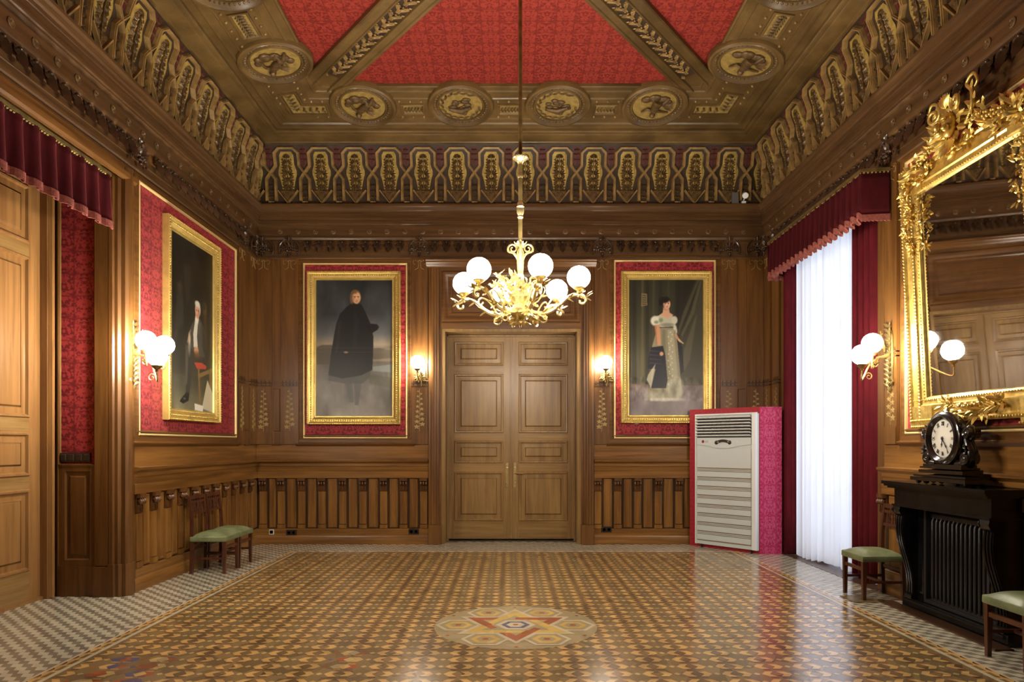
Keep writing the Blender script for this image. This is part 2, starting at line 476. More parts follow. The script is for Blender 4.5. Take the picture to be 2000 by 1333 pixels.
# ================================================================== FLOOR
def build_floor():
    m = MB(); names = ['t_brown','t_small','t_orange','t_cream','t_red','t_dark','t_white','t_grey','t_light','t_disc','t_yellow','t_brick','t_blue','parq']
    ix = {k: i for i, k in enumerate(names)}
    def use(k): m.mi = ix[k]
    FX0, FX1, FY1 = -2.95, 3.10, 9.60
    use('t_grey'); m.box(XL-.8, XR+.6, YF-.3, YB+.5, -.12, 0)
    # --- pale tiles of the grey border, rows of leaning parallelograms
    use('t_light')
    Pd, H, sl, wd, sh = .140, .066, -.026, .074, .070
    def in_zone(x, y):
        return (x < FX0-.08 and x > XL-.75) or (x > FX1+.10 and x < XR-.06) or (y > FY1+.02 and y < YB+.2)
    k0 = int(3.2/H); k1 = int((YB+.3)/H)
    for k in range(k0, k1):
        y = k*H; off = (k*sh) % Pd
        i0 = int((XL-.8-off)/Pd)-1; i1 = int((XR-off)/Pd)+2
        for i in range(i0, i1):
            x = i*Pd+off
            if not in_zone(x+.05, y+.03): continue
            if y+H > YB+.25: continue
            m.flat([(x,y+.001),(x+wd,y+.001),(x+wd+sl,y+H-.001),(x+sl,y+H-.001)], .0006)
    # --- main field
    use('t_brown'); m.box(FX0-.02, FX1+.02, YF, FY1+.0, .0004, .0010)
    a, b = .26, .15
    nx0, nx1 = int(FX0/a)-1, int(FX1/a)+2
    for j in range(int(2.6/b), int(FY1/b)+1):
        for i in range(nx0, nx1):
            x = i*a + .06; y = j*b - .02
            def q(k, P, dz=.0016):
                P = [(x+p[0], y+p[1]) for p in P]
                if max(p[0] for p in P) > FX1 or min(p[0] for p in P) < FX0 or max(p[1] for p in P) > FY1: return
                cx = sum(p[0] for p in P)/len(P) - XC; cy = sum(p[1] for p in P)/len(P) - YC
                if cx*cx+cy*cy < .62**2: return
                if (x+2.72)**2+(y-4.55)**2 < .09 or (x+1.28)**2+(y-4.72)**2 < .05:      # old repairs
                    k = ('t_blue','t_brick','t_orange','t_cream','t_red','t_disc')[int(abs(P[0][0]*917+P[0][1]*531)) % 6]
                use(k); m.flat(P, dz)
            q('t_cream', [(-.023,0),(0,-.024),(.023,0),(0,.024)])
            c = a/2
            for s in (-1, 1):
                for t in (-1, 1):
                    q('t_orange', [(c+s*.099,0),(c+s*.062,t*.049),(c+s*.010,t*.049),(c+s*.046,0)])
            q('t_small', [(c-.044,0),(c-.006,-.048),(c+.006,-.048),(c+.044,0),(c+.006,.048),(c-.006,.048)])
            q('t_red',  [(c-.060,-.048),(c-.006,-.048),(c-.016,-.062),(c-.066,-.062)])
            q('t_dark', [(c-.066,-.063),(c-.016,-.063),(c-.004,-.073),(c-.052,-.073)])
            q('t_dark', [(c+.060,-.048),(c+.006,-.048),(c+.016,-.060),(c+.072,-.060)])
            q('t_red',  [(c+.060,.048),(c+.006,.048),(c+.016,.061),(c+.066,.061)])
    # --- edge bands round the field
    def band(x0, x1, y0, y1, k, z): use(k); m.box(x0, x1, y0, y1, .0005, z)
    for s, X in ((-1, FX0), (1, FX1)):
        band(min(X,X+s*.028), max(X,X+s*.028), YF, FY1+.01, 't_white', .0026)
        band(min(X+s*.028,X+s*.10), max(X+s*.028,X+s*.10), YF, FY1, 't_orange', .0020)
        band(min(X+s*.10,X+s*.122), max(X+s*.10,X+s*.122), YF, FY1+.02, 't_white', .0026)
        for k in range(int(2.8/.13), int(FY1/.13)):
            y = k*.13
            use('t_brown'); m.flat([(X+s*.030,y),(X+s*.030,y+.10),(X+s*.062,y+.085),(X+s*.062,y-.015)], .0024)
            use('t_dark'); m.flat([(X+s*.099,y),(X+s*.099,y+.055),(X+s*.080,y+.028)], .0024)
            use('t_red'); m.flat([(X+s*.099,y-.03),(X+s*.099,y),(X+s*.080,y+.026),(X+s*.078,y-.01)], .0024)
    band(FX0-.12, FX1+.12, FY1, FY1+.025, 't_white', .0026)
    # --- round medallion
    R = .672; n = 72
    use('t_disc'); m.prism([(XC+R*math.cos(2*PI*k/n), YC+R*math.sin(2*PI*k/n)) for k in range(n)], .0005, .0022)
    z = [.0024]
    def poly(k, P): use(k); m.flat([(XC+p[0], YC+p[1]) for p in P], z[0]); z[0] += .00006
    def ngon(c, r, n, a0): return [(c[0]+r*math.cos(a0+2*PI*k/n), c[1]+r*math.sin(a0+2*PI*k/n)) for k in range(n)]
    tri = lambda r, up: ngon((0,0), r, 3, PI/2 if up else -PI/2)
    for k in range(6):
        a_ = k*PI/3; c = (.475*math.cos(a_), .475*math.sin(a_))
        for col, r in (('t_white',.190),('t_disc',.158),('t_yellow',.115),('t_disc',.072),('t_brick',.030)):
            poly(col, ngon(c, r, 6, a_))
        for r in (.62,):
            poly('t_brick', ngon((r*math.cos(a_+PI/6), r*math.sin(a_+PI/6)), .020, 4, 0))
    for up, col in ((True,'t_yellow'), (False,'t_brick')):
        poly('t_white', tri(.545, up))
    poly('t_yellow', tri(.478, True))
    def bandtri(col, r, w, up):
        A = tri(r, up); B = tri(r-w*2, up)
        for k in range(3):
            poly(col, [A[k], A[(k+1)%3], B[(k+1)%3], B[k]])
    poly('t_brick', tri(.478, False)); poly('t_disc', tri(.478-.16, False)); poly('t_disc', tri(.478-.16, True))
    bandtri('t_yellow', .478, .08, True)
    B1 = tri(.478, False); B2 = tri(.318, False)
    for k in range(3):        # rust band crosses over the yellow one on every second crossing
        e0, e1 = Vector(B1[k]), Vector(B1[(k+1)%3]); i0, i1 = Vector(B2[k]), Vector(B2[(k+1)%3])
        poly('t_brick', [tuple(e0), tuple(e0.lerp(e1,.50)), tuple(i0.lerp(i1,.50)), tuple(i0)])
    for col, r in (('t_disc',.20),('t_white',.165),('t_blue',.120),('t_white',.078),('t_brick',.026)):
        poly(col, ngon((0,0), r, 6, 0))
    # --- boards in the window bay
    use('parq'); m.box(XR-.11, XR+.5, 7.08, 9.6, .0005, .004)
    return structure(m.build('floor', [M[k] for k in names], fix=False))
floor = build_floor()

# ================================================================== WALL SHELLS
Z_TOP = 5.2
DX0, DX1, DZ1 = -1.02, 1.10, 3.27               # back door opening
WY0, WY1, WZ1 = 7.07, 9.62, 4.30                # window bay in the right wall
NY0, NY1, NZ1 = 4.55, 6.79, 4.25                # door niche in the left wall
def shell():
    T = .42
    m = MB(F_back)
    m.box(XL-.1, DX0, 0, Z_TOP, -T, 0); m.box(DX1, XR+.1, 0, Z_TOP, -T, 0); m.box(DX0, DX1, DZ1, Z_TOP, -T, 0); m.box(DX0-.05, DX1+.05, -.1, DZ1+.05, -T-.05, -T-.005)  # last box: unseen backing added to stop light leaking round the door
    back = structure(m.build('wall_back', M['wood_v']))
    m = MB(F_left)
    m.box(NY1, YB, 0, Z_TOP, -.80, 0); m.box(YF, NY0, 0, Z_TOP, -.80, 0); m.box(NY0, NY1, NZ1, Z_TOP, -.80, 0); m.box(NY0-.05, NY1+.05, -.1, NZ1+.05, -.86, -.81)  # last box: added backing that keeps outside light from passing the side door
    left = structure(m.build('wall_left', M['wood_v']))
    m = MB(F_right)
    m.box(WY1, YB, 0, Z_TOP, -.55, 0); m.box(YF, WY0, 0, Z_TOP, -.55, 0); m.box(WY0, WY1, WZ1, Z_TOP, -.55, 0)
    right = structure(m.build('wall_right', M['wood_v']))
    m = MB(); m.box(XL-.8, XR+.6, YF-.3, YF, 0, Z_TOP)
    front = structure(m.build('wall_front', M['wood_v']))
    return back, left, right, front
wall_back, wall_left, wall_right, wall_front = shell()

# ------------------------------------------------------------------ panelling pieces
RAIL = [(0,1.105),(.022,1.105),(.030,1.125),(.030,1.165),(.042,1.175),(.042,1.215),(.062,1.225),(.095,1.245),(.100,1.268),(.0,1.275)]
FASC = [(0,.995),(.040,.995),(.044,1.0),(.044,1.095),(.030,1.105),(0,1.105)]
BASE = [(0,0),(.045,0),(.045,.115),(.038,.130),(.030,.140),(.030,.225),(.022,.235),(0,.235)]
ARCH = [(0,4.295),(.022,4.295),(.030,4.310),(.030,4.325),(0,4.33)]

def bracket_mesh(fr, s, parent):
    """carved console under the chair rail: three curls over a fluted drop, fixed to its board"""
    m = MB(fr); w = .058
    m.box(s-w, s+w, .955, .998, .010, .070)
    m.prism([(s-w,.80),(s+w,.80),(s+w,.955),(s-w,.955)], .010, .030)
    for k in (-1, 0, 1):
        c = s + k*w*.68
        m.ball((c, .918, .056), .026, 8, 6, (.72,1.2,1.0))
        m.ball((c, .965, .052), .020, 7, 5, (.75,1.3,1))
        m.prism([(c-.013,.808),(c+.013,.808),(c+.013,.885),(c-.013,.885)], .028, .046, .006)
    return m.build('bracket', M['bracket'], parent, smooth=40)

def dado(fr, s0, s1, centres, side, parent, lo_m=0.0, hi_m=0.0):
    """linen-fold boards, base, fascia and chair rail of one stretch of wall"""
    m = MB(fr)
    m.mi = 0
    pitch = abs(centres[1]-centres[0]) if len(centres) > 1 else .3
    m.mi = 1; m.box(s0, s1, .23, 1.0, 0, .004)
    for c in centres:
        m.mi = 0
        if c-.05 > s0 and c+.05 < s1+.02:
            m.box(max(s0,c-.058), min(s1,c+.058), .30, .80, .003, .030, .006)
            m.box(max(s0,c-.062), min(s1,c+.062), .235, .30, .003, .036, .005)
    for i in range(len(centres)+1):
        a = (centres[i-1]+.085) if i > 0 else s0+.01
        b = (centres[i]-.085) if i < len(centres) else s1-.01
        if b-a > .05:
            m.mi = 0; m.box(a, b, .245, .99, .003, .024, .008)
            m.ring(a+.016, b-.016, .262, .972, [(0,.022),(.004,.030),(.012,.030),(.016,.023)])
    m.mi = 2
    m.run(s0, s1, RAIL, lo_m, hi_m); m.run(s0, s1, FASC, lo_m, hi_m)
    m.run(s0, s1, [(0,1.275),(.014,1.275),(.014,1.505),(0,1.505)], lo_m, hi_m)
    o = m.build('dado_panelling', [M['dado_lit_v'], M['wood_dv'], M['dado_lit_h']], parent, smooth=35)
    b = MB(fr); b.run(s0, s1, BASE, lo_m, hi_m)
    structure(b.build('baseboard_'+side, M['dado_lit_h'], smooth=35))
    for c in centres: bracket_mesh(fr, c, o)
    return o

def panel_field(fr, s0, s1, h0, h1, dam, parent, sill=True):
    """silk panel with its gilt bead and wooden margin"""
    m = MB(fr)
    m.ring(s0-.075, s1+.075, h0-.02, h1+.065, [(0,.0),(0,.022),(.008,.026),(.040,.026),(.046,.020),(.055,.036),(.066,.036),(.075,.012)])
    if sill:
        m.run(s0-.11, s1+.11, [(0,h0-.125),(.020,h0-.115),(.050,h0-.085),(.052,h0-.072),(.02,h0-.062),(0,h0-.05)])
        m.box(s0-.075, s1+.075, h0-.07, h0-.015, 0, .026)
    m.build('panel_surround', M['wood_h'], parent, smooth=35)
    g = MB(fr); g.ring(s0, s1, h0, h1, [(0,.010),(0,.030),(.008,.036),(.018,.034),(.026,.014)])
    g.build('gilt_beading', M['gilt_line'], parent)
    f = MB(fr); f.flat([(s0+.004,h0+.004),(s1-.004,h0+.004),(s1-.004,h1-.004),(s0+.004,h1-.004)], .013)
    f.build('silk_panel', M[dam], parent)

def ivy(fr, s, h0, h1, parent, o=.034, wd=.05):
    """inlaid climbing ivy and the little tree crown at the head of a pilaster"""
    m = MB(fr)
    m.tube([(s,h0,o),(s+.004,(h0+h1)/2,o),(s,h1,o)], .0032, 4)
    rnd = random.Random(int(abs(s*1000)) + int(h0*10)); n = 15
    for k in range(n):
        f = k/(n-1); h = h0+.06 + (h1-h0-.10)*f; L = .058*(1-.6*f); sd = 1 if k % 2 else -1
        x = s + sd*(wd*.62*(1-.5*f)); 
        m.tube([(s,h-.02,o),(x,h,o)], .0022, 4)
        for a in (-60, 0, 60, 125, -125):
            t = math.radians(a+90); l = L*(.62 if abs(a) > 100 else .8)
            m.leaf((x,h,o), (math.cos(t),math.sin(t),0), (0,0,1), l, l*.55, .12, 0, .02)
    return m.build('ivy_inlay', M['ivy'], parent)

def tree_top(fr, s, h, parent, o=.034):
    m = MB(fr)
    for k in (-1, 1):
        m.tube([(s+k*.012,h-.01,o),(s+k*.014,h-.085,o),(s+k*.022,h-.125,o),(s+k*.062,h-.148,o),(s+k*.066,h-.156,o)], .004, 4)
        m.tube([(s+k*.085,h-.01,o),(s+k*.098,h-.035,o),(s+k*.088,h-.070,o),(s+k*.062,h-.068,o)], .0036, 4)
        for q in (.03, .06): m.ball((s+k*q, h-.024+.012*(q>.04), o), .008, 6, 4, (1,1,.4))
    m.ball((s, h-.012, o), .008, 6, 4, (1,1,.4))
    return m.build('tree_inlay', M['ivy'], parent)

def notch_band(m, s0, s1, h, o):
    m.box(s0, s1, h-.045, h-.032, 0, o+.008); m.box(s0, s1, h, h+.012, 0, o+.008)
    n = max(3, int((s1-s0)/.05))
    for k in range(n):
        c = s0 + (s1-s0)*(k+.5)/n
        m.prism([(c-.012,h+.012),(c+.012,h+.012),(c,h+.055)], o-.002, o+.006)
        m.ball((c, h-.016, o), .011, 6, 4, (1,1,.5))

def pilaster(fr, s0, s1, parent, ivy_on=True):
    m = MB(fr)
    m.box(s0, s1, 1.50, 4.30, 0, .030)
    m.mi = 1
    for q in (s0, s1): m.box(q-.009, q+.009, 1.69, 4.28, 0, .0015)
    m.mi = 0
    m.box(s0-.006, s1+.006, 1.505, 1.67, 0, .044)
    m.box(s0-.004, s1+.004, 1.67, 1.685, 0, .038)
    m.mi = 1; notch_band(m, s0, s1, 2.42, .030); m.mi = 0
    m.box(s0-.004, s1+.004, 4.285, 4.30, 0, .042)
    o = m.build('pilaster', [M['wood_v'], M['wood_dv']], parent)
    c = (s0+s1)/2
    if ivy_on:
        ivy(fr, c, 1.70, 2.34, o, .032, min(.07, (s1-s0)*.34)); tree_top(fr, c, 4.285, o, .033)
    return o

def recess(fr, s0, s1, parent):
    m = MB(fr)
    m.box(s0, s1, 1.50, 4.30, 0, .006)
    m.box(s0+.02, s1-.02, 1.70, 2.34, .005, .020, .008)
    m.box(s0, s1, 1.50, 1.66, 0, .014)
    m.box(s0, s1, 2.37, 2.39, 0, .014); m.box(s0, s1, 2.42, 2.43, 0, .014)
    m.run(s0, s1, [(0,1.478),(.03,1.49),(.034,1.50),(0,1.51)])
    return m.build('recessed_panel', M['wood_v'], parent)

px = lambda p: (p-994)*YB/1340
pz = lambda p: 1.5-(p-869)*YB/1340
# --- back wall
BC_L = [px(470+.2626*v) for v in (155,306,458,608,763,912,1066,1214,1363)]
BC_R = [px(1140+.27*v) for v in (100,245,388,537,685)] + [px(1140+.27*685)+.305*k for k in (1,2,3,4)]
BC_L[0] = XL + .12
dado(F_back, XL, px(837), BC_L, 'back', wall_back, 1.0, 0)
dado(F_back, px(1160), XR, BC_R, 'back', wall_back, 0, -1.0)
for a, b in ((500,532),(550,584),(804,836),(1160,1190),(1406,1438),(1458,1492)):
    pilaster(F_back, px(a)+.0, px(b), wall_back)
recess(F_back, px(532), px(550), wall_back); recess(F_back, px(1438), px(1458), wall_back)
panel_field(F_back, px(593), px(796), pz(857), pz(515), 'dam_b', wall_back)
panel_field(F_back, px(1199), px(1397), pz(857), pz(509), 'dam_b', wall_back)
m = MB(F_back); m.run(XL, XR, ARCH, 1, -1); m.build('architrave_bead', M['wood_cornice'], wall_back)
# --- left wall
LC = [3.73*1340/u for u in (654.6,630.1,605,584.5,563.2,544.3,527,510.4)]
LC = [7.02+.02] + [7.34 + .302*k for k in range(10)]
dado(F_left, 6.93, YB, LC, 'left', wall_left, 0, -1.0)
pilaster(F_left, 9.63, 9.86, wall_left); pilaster(F_left, 10.06, 10.31, wall_left)
recess(F_left, 9.86, 10.06, wall_left)
panel_field(F_left, 7.03, 9.55, 1.595, 4.215, 'dam_s', wall_left)
m = MB(F_left); m.run(YF, YB, ARCH, 0, -1); m.build('architrave_bead', M['wood_cornice'], wall_left)
# --- right wall
dado(F_right, WY1+.02, YB, [9.86, 10.17], 'right', wall_right, 0, -1.0)
dado(F_right, 6.5, WY0-.04, [6.51, 7.02], 'right', wall_right, 0, 0)
pilaster(F_right, 9.74, 9.95, wall_right); pilaster(F_right, 10.08, 10.31, wall_right)
pilaster(F_right, 6.78, 6.99, wall_right)
m = MB(F_right)
for h0, h1, o in ((0,1.10,.006),(1.275,1.505,.014)): m.box(4.3, 6.5, h0, h1, 0, o)
m.run(4.3, 6.5, RAIL); m.run(4.3, 6.5, FASC)
m.build('dado_panelling', M['dado_lit_h'], wall_right, smooth=35)
panel_field(F_right, 4.55, 6.64, 1.60, 4.23, 'dam_s', wall_right)
m = MB(F_right); m.run(YF, YB, ARCH, 0, -1); m.build('architrave_bead', M['wood_cornice'], wall_right)

# ================================================================== BACK DOOR
def door_panels(m, s0, s1, levels, o):
    for h0, h1 in levels:
        m.ring(s0, s1, h0, h1, [(0,o),(.012,o+.016),(.028,o+.014),(.040,o-.010),(.062,o-.010)])
        m.ring(s0+.062, s1-.062, h0+.062, h1-.062, [(0,o-.010),(.035,o-.008),(.042,o-.002)], cap=False)
        m.box(s0+.104, s1-.104, h0+.104, h1-.104, o-.012, o+.002, .012)
def door_leaf(fr, s0, s1, h0, h1, o, levels, st, mats, parent):
    """stiles, rails and raised panels; grain follows each member"""
    m = MB(fr); m.mi = 0
    m.box(s0, s1, h0, h1, o-.05, o-.0165)
    m.box(s0, s0+st, h0, h1, o-.02, o); m.box(s1-st, s1, h0, h1, o-.02, o)
    m.mi = 1
    edges = [h0] + [x for lv in levels for x in lv] + [h1]
    for k in range(0, len(edges), 2): m.box(s0+st, s1-st, edges[k], edges[k+1], o-.02, o)
    m.mi = 0
    door_panels(m, s0+st, s1-st, levels, o)
    return m.build('door_leaf', mats, parent, smooth=30)
def back_door():
    d = structure(empty('door_1', (0.04, YB, 0)))
    d.name = 'door_1'
    inv = lambda o: setattr(o, 'matrix_parent_inverse', Matrix.Translation((-0.04, -YB, 0)))
    O = -.33
    lv = [(.31,1.08),(1.21,1.56),(1.68,2.60),(2.73,3.10)]
    for k, (a, b) in enumerate(((-.966, .030), (.036, 1.030))):
        lf = door_leaf(F_back, a, b, .035, 3.205, O, lv, .115, [M['door'], M['door_h']], d); inv(lf)
        c = (-.030 if k == 0 else .093)
        h = MB(F_back)
        h.box(c-.022, c+.022, .86, 1.19, O, O+.006, .002)
        h.prism([(c+.022*math.cos(t), 1.19+.030*math.sin(t)) for t in [PI*i/8 for i in range(9)]], O, O+.006)
        h.prism([(c+.022*math.cos(t), .86-.030*math.sin(t)) for t in [PI*i/8 for i in range(9)]][::-1], O, O+.006)
        h.box(c-.010, c+.010, .95, 1.10, O+.005, O+.012, .003)
        h.ball((c, 1.14, O+.010), .012, 8, 5, (1,1,.6)); h.ball((c, .91, O+.010), .010, 8, 5, (1,1,.6))
        if k == 1: h.tube([(c,1.06,O+.01),(c,1.06,O+.05),(c+.06,1.06,O+.055),(c+.13,1.055,O+.05)], .009, 6)
        h.build('door_handle', M['brass'], lf, smooth=35)
    m = MB(F_back)
    m.box(.020, .046, .035, 3.205, O-.02, O+.016, .004)
    m.build('meeting_stile', M['door'], d).matrix_parent_inverse = Matrix.Translation((-0.04, -YB, 0))
    m = MB(F_back)                                   # jambs and lintel of the deep reveal
    m.box(DX0, -.966, 0, DZ1, -.42, 0.0); m.box(1.030, DX1, 0, DZ1, -.42, 0.0); m.box(-.966, 1.030, 3.205, DZ1, -.42, 0.0)
    m.box(-.966, -.935, .0, 3.205, -.42, O+.05, .006); m.box(1.0, 1.030, .0, 3.205, -.42, O+.05, .006); m.box(-.966, 1.03, 3.17, 3.205, -.42, O+.05, .006)
    inv(m.build('door_jamb', M['door'], d))
    m = MB(F_back)                                   # moulded architrave up both sides and over
    x0, x1 = px(838), px(1159)
    P = [(0,0),(0,.060),(.030,.064),(.045,.082),(.075,.082),(.085,.066),(.110,.064),(.122,.046),(.150,.044),(.160,.020),(.185,.012),(.185,0)]
    for sgn, X in ((1, x0), (-1, x1)):
        pr = [(X+sgn*i, o) for i, o in P]
        b0 = len(m.V); pts = [(s,.30,o) for s,o in pr] + [(s,4.18,o) for s,o in pr]; n = len(pr)
        m.add(pts, [(i,i+1,n+i+1,n+i) for i in range(n-1)] + [tuple(range(n)), tuple(range(2*n-1,n-1,-1))])
        m.box(min(X-sgn*.004,X+sgn*.19), max(X-sgn*.004,X+sgn*.19), 0, .30, 0, .092, .004)
    inv(m.build('architrave', M['wood_v'], d, smooth=35))
    m = MB(F_back)                                   # overdoor panel and cornice shelf
    a, b = x0+.185, x1-.185
    m.box(a, b, DZ1-.02, 4.18, 0, .018)
    m.box(a, b, DZ1-.02, 3.32, 0, .045); 
    m.ring(a+.01, b-.01, 3.34, 4.12, [(0,.016),(.02,.040),(.045,.040),(.075,.022),(.10,.018)])
    m.ring(a+.13, b-.13, 3.45, 4.02, [(0,.018),(.012,.032),(.03,.030),(.045,.016)])
    m.run(x0-.03, x1+.03, [(0,4.16),(.085,4.16),(.10,4.18),(.13,4.19),(.155,4.215),(.155,4.235),(.17,4.245),(.17,4.262),(0,4.275)])
    inv(m.build('overdoor', M['wood_h'], d, smooth=35))
back_door()

# ================================================================== LEFT DOOR IN ITS NICHE
def left_niche():
    d = structure(empty('door_2', (XL-.72, 5.67, 0)))
    inv = lambda o: setattr(o, 'matrix_parent_inverse', Matrix.Translation((-(XL-.72), -5.67, 0)))
    O = -.73
    lv = [(.30,1.08),(1.20,1.62),(1.75,3.28),(3.40,3.95)]
    for a, b in ((5.675, 6.655), (4.685, 5.665)):
        inv(door_leaf(F_left, a, b, .03, 4.12, O, lv, .15, [M['doorL'], M['door_h']], d))
    m = MB(F_left)
    m.box(6.655, 6.79, 0, NZ1, -.80, -.66, .0); m.box(6.66, 6.72, 0, NZ1, -.66, -.62, .012)
    m.box(NY0, 4.685, 0, NZ1, -.80, -.66); m.box(4.685, 6.655, 4.12, NZ1, -.80, -.68)
    m.box(4.685, 6.655, 0, .03, -.80, -.70)
    inv(m.build('door_jamb', M['doorL'], d))
    # reveal facing the room: silk above, panelled wood below
    fr = lambda s, h, o: (s, NY1 - o, h)
    r = MB(fr)
    r.box(-4.44, -4.07, 0, .30, -.002, .034); r.box(-4.44, -4.07, .30, 1.30, -.002, .012)
    r.ring(-4.44, -4.07, .30, 1.30, [(0,.012),(0,.028),(.062,.028),(.078,.014)])
    r.box(-4.345, -4.165, .40, 1.20, .010, .024, .02)
    r.run(-4.44, -4.07, [(0,1.285),(.034,1.285),(.036,1.305),(0,1.315)])
    r.box(-4.46, -4.43, 0, NZ1, 0, .034, .008)
    r.box(-4.08, -3.93, .30, NZ1, 0, .045, .006); r.box(-4.085, -3.925, 0, .30, 0, .060, .004)
    r.build('reveal_panelling', M['wood_v'], wall_left)
    f = MB(fr); f.flat([(-4.44,1.31),(-4.07,1.31),(-4.07,NZ1),(-4.44,NZ1)], .006)
    f.build('silk_panel', M['dam_b'], wall_left)
    g = MB(fr); g.box(-4.435, -4.428, 1.31, NZ1, .004, .014); g.box(-4.076, -4.070, 1.31, NZ1, .004, .014)
    g.build('gilt_beading', M['ivy'], wall_left)
    # moulded casing round the niche corner
    c = MB()
    P = [(-3.94,6.745),(-3.90,6.745),(-3.885,6.760),(-3.855,6.760),(-3.835,6.785),(-3.795,6.785),(-3.775,6.81),(-3.765,6.86),(-3.775,6.90),(-3.80,6.915),(-3.80,6.965),(-3.82,6.97),(-3.94,6.97)]
    n = len(P)
    for z0, z1, k in ((.32,NZ1,0.0),(0,.32,.012)):
        Q = [(x+(k if x > -3.93 else 0), y-(k if y < 6.9 else 0)) for x, y in P]
        c.add([(x,y,z0) for x,y in Q]+[(x,y,z1) for x,y in Q], [(i,(i+1)%n,n+(i+1)%n,n+i) for i in range(n)]+[tuple(range(n)),tuple(range(2*n-1,n-1,-1))])
    c.build('niche_casing', M['wood_v'], wall_left, smooth=25)
    h = MB(F_left)
    h.run(NY0-.2, 6.97, [(0,4.13),(.03,4.13),(.05,4.15),(.05,4.20),(.02,4.22),(.02,4.27),(0,4.29)])
    h.build('niche_header', M['wood_h'], wall_left, smooth=35)
left_niche()

# ================================================================== WINDOW
def window():
    w = structure(empty('window_1', (XR+.5, 8.345, 0)))
    inv = lambda o: setattr(o, 'matrix_parent_inverse', Matrix.Translation((-(XR+.5), -8.345, 0)))
    m = MB(F_right)
    m.ring(WY0+.1, WY1-.1, .05, WZ1, [(0,-.56),(0,-.46),(.09,-.46),(.09,-.56)])
    for y in (8.345,): m.box(y-.05, y+.05, .05, WZ1, -.54, -.46)
    for z in (.9, 2.0, 3.1): m.box(WY0+.1, WY1-.1, z-.025, z+.025, -.53, -.47)
    inv(m.build('window_frame', M['wood_dv'], w))
    g = MB(F_right); g.box(WY0+.15, WY1-.15, .1, WZ1-.05, -.505, -.499)
    inv(g.build('window_pane', M['glass'], w))
    r = MB(F_right)
    r.box(WY0-.02, WY0+.10, 0, WZ1, -.55, .006); r.box(WY1-.10, WY1+.02, 0, WZ1, -.55, .006); r.box(WY0, WY1, WZ1-.06, WZ1+.0, -.55, .006)
    inv(r.build('window_reveal', M['wood_v'], w))
window()
# ================================================================== CORNICE AND COVE
def ring_profile(name, prof, mats, smooth=30, mi=None, close=False):
    """profile [(a,z)] swept round the room with mitred corners; a = distance into the room"""
    m = MB(); n = len(prof); pts = []
    for a, z in prof:
        pts += [(XL+a,YB-a,z),(XR-a,YB-a,z),(XR-a,YF+a,z),(XL+a,YF+a,z)]
    for i in range(n-1):
        for k in range(4):
            k2 = (k+1) % 4
            m.F.append([i*4+k, i*4+k2, (i+1)*4+k2, (i+1)*4+k]); m.M.append(mi[i] if mi else 0)
    m.V = pts
    return structure(m.build(name, mats, smooth=smooth, fix=False))
CORN = [(0,4.33),(.020,4.33),(.020,4.345),(.014,4.350),(.014,4.40),(.020,4.405),(.020,4.555),(.045,4.56),(.070,4.575),(.080,4.595),(.080,4.612),(.045,4.622),(.045,4.780),
        (.060,4.785),(.080,4.805),(.080,4.825),(.095,4.832),(.095,4.850),(.075,4.860),(.075,4.895),(.084,4.900),(.084,4.912),(.075,4.917),(.075,4.940),(.092,4.948),(.092,4.962),(.084,4.968),(.084,4.985),(.100,4.992),(.110,5.0),
        (.120,5.04),(.145,5.055),(.145,5.085),(.13,5.098),(.03,5.10)]
cornice = ring_profile('trim_1', CORN, [M['wood_cornice']])
P0, P1, P2 = (.035,5.10), (.045,5.62), (.225,5.935)
def cove_pt(t, e=0.0):
    q = 1-t
    a = q*q*P0[0]+2*q*t*P1[0]+t*t*P2[0]; z = q*q*P0[1]+2*q*t*P1[1]+t*t*P2[1]
    da = 2*q*(P1[0]-P0[0])+2*t*(P2[0]-P1[0]); dz = 2*q*(P1[1]-P0[1])+2*t*(P2[1]-P1[1])
    L = math.hypot(da, dz)
    return a + e*dz/L, z - e*da/L
cove = ring_profile('trim_2', [cove_pt(k/10) for k in range(11)], [M['cove']], 60)
BORD = [(.225,5.935),(.255,5.945),(.262,5.958),(.30,5.965),(.40,5.985),(.415,5.996),(.440,5.998),(.462,6.006),(.474,6.02),(.476,6.055),
        (.50,6.062),(.56,6.066),(.575,6.050),(.60,6.052),(.615,6.072),(.68,6.080),(.692,6.070),(.705,6.074),(.712,6.092),
        (1.10,6.155),(1.108,6.142),(1.125,6.146),(1.135,6.160),(1.22,6.176),(1.232,6.166),(1.26,6.172),(1.275,6.186),(1.33,6.196),(1.345,6.19),(1.365,6.20),(1.365,6.235)]
border = ring_profile('trim_3', BORD, [M['ceil_wood']])
ZC = 6.235
m = MB(); m.box(XL-.3, XR+.3, YF-.3, YB+.3, ZC, ZC+.2)
ceiling = structure(m.build('ceiling', M['dam_c']))

# ---- frieze leaves, rosettes and cartouches carved on the cornice
def leaf_row(fr, s0, s1, skip=()):
    m = MB(fr); n = int(round((s1-s0)/.172)); p = (s1-s0)/n
    for k in range(n):
        c = s0 + p*(k+.5)
        if any(abs(c-q) < .17 for q in skip): continue
        m.mi = 1; m.prism([(c-.084,4.556),(c-.070,4.50),(c-.050,4.475),(c+.050,4.475),(c+.070,4.50),(c+.084,4.556)], .018, .044); m.mi = 0
        for a, L, w in ((-90,.205,.100),(-122,.120,.070),(-58,.120,.070),(-160,.085,.055),(-20,.085,.055)):
            t = math.radians(a)
            m.leaf((c,4.545,.050), (math.cos(t),math.sin(t),.25), (0,0,1), L, w, .50, .20, .3)
        m.ball((c,4.530,.082), .020, 7, 5)
        for q in (-1, 1): m.ball((c+q*.040,4.482,.078), .017, 7, 5)
        m.mi = 1; m.box(c+p/2-.012, c+p/2+.012, 4.50, 4.555, .018, .045, .004); m.mi = 0
    return m
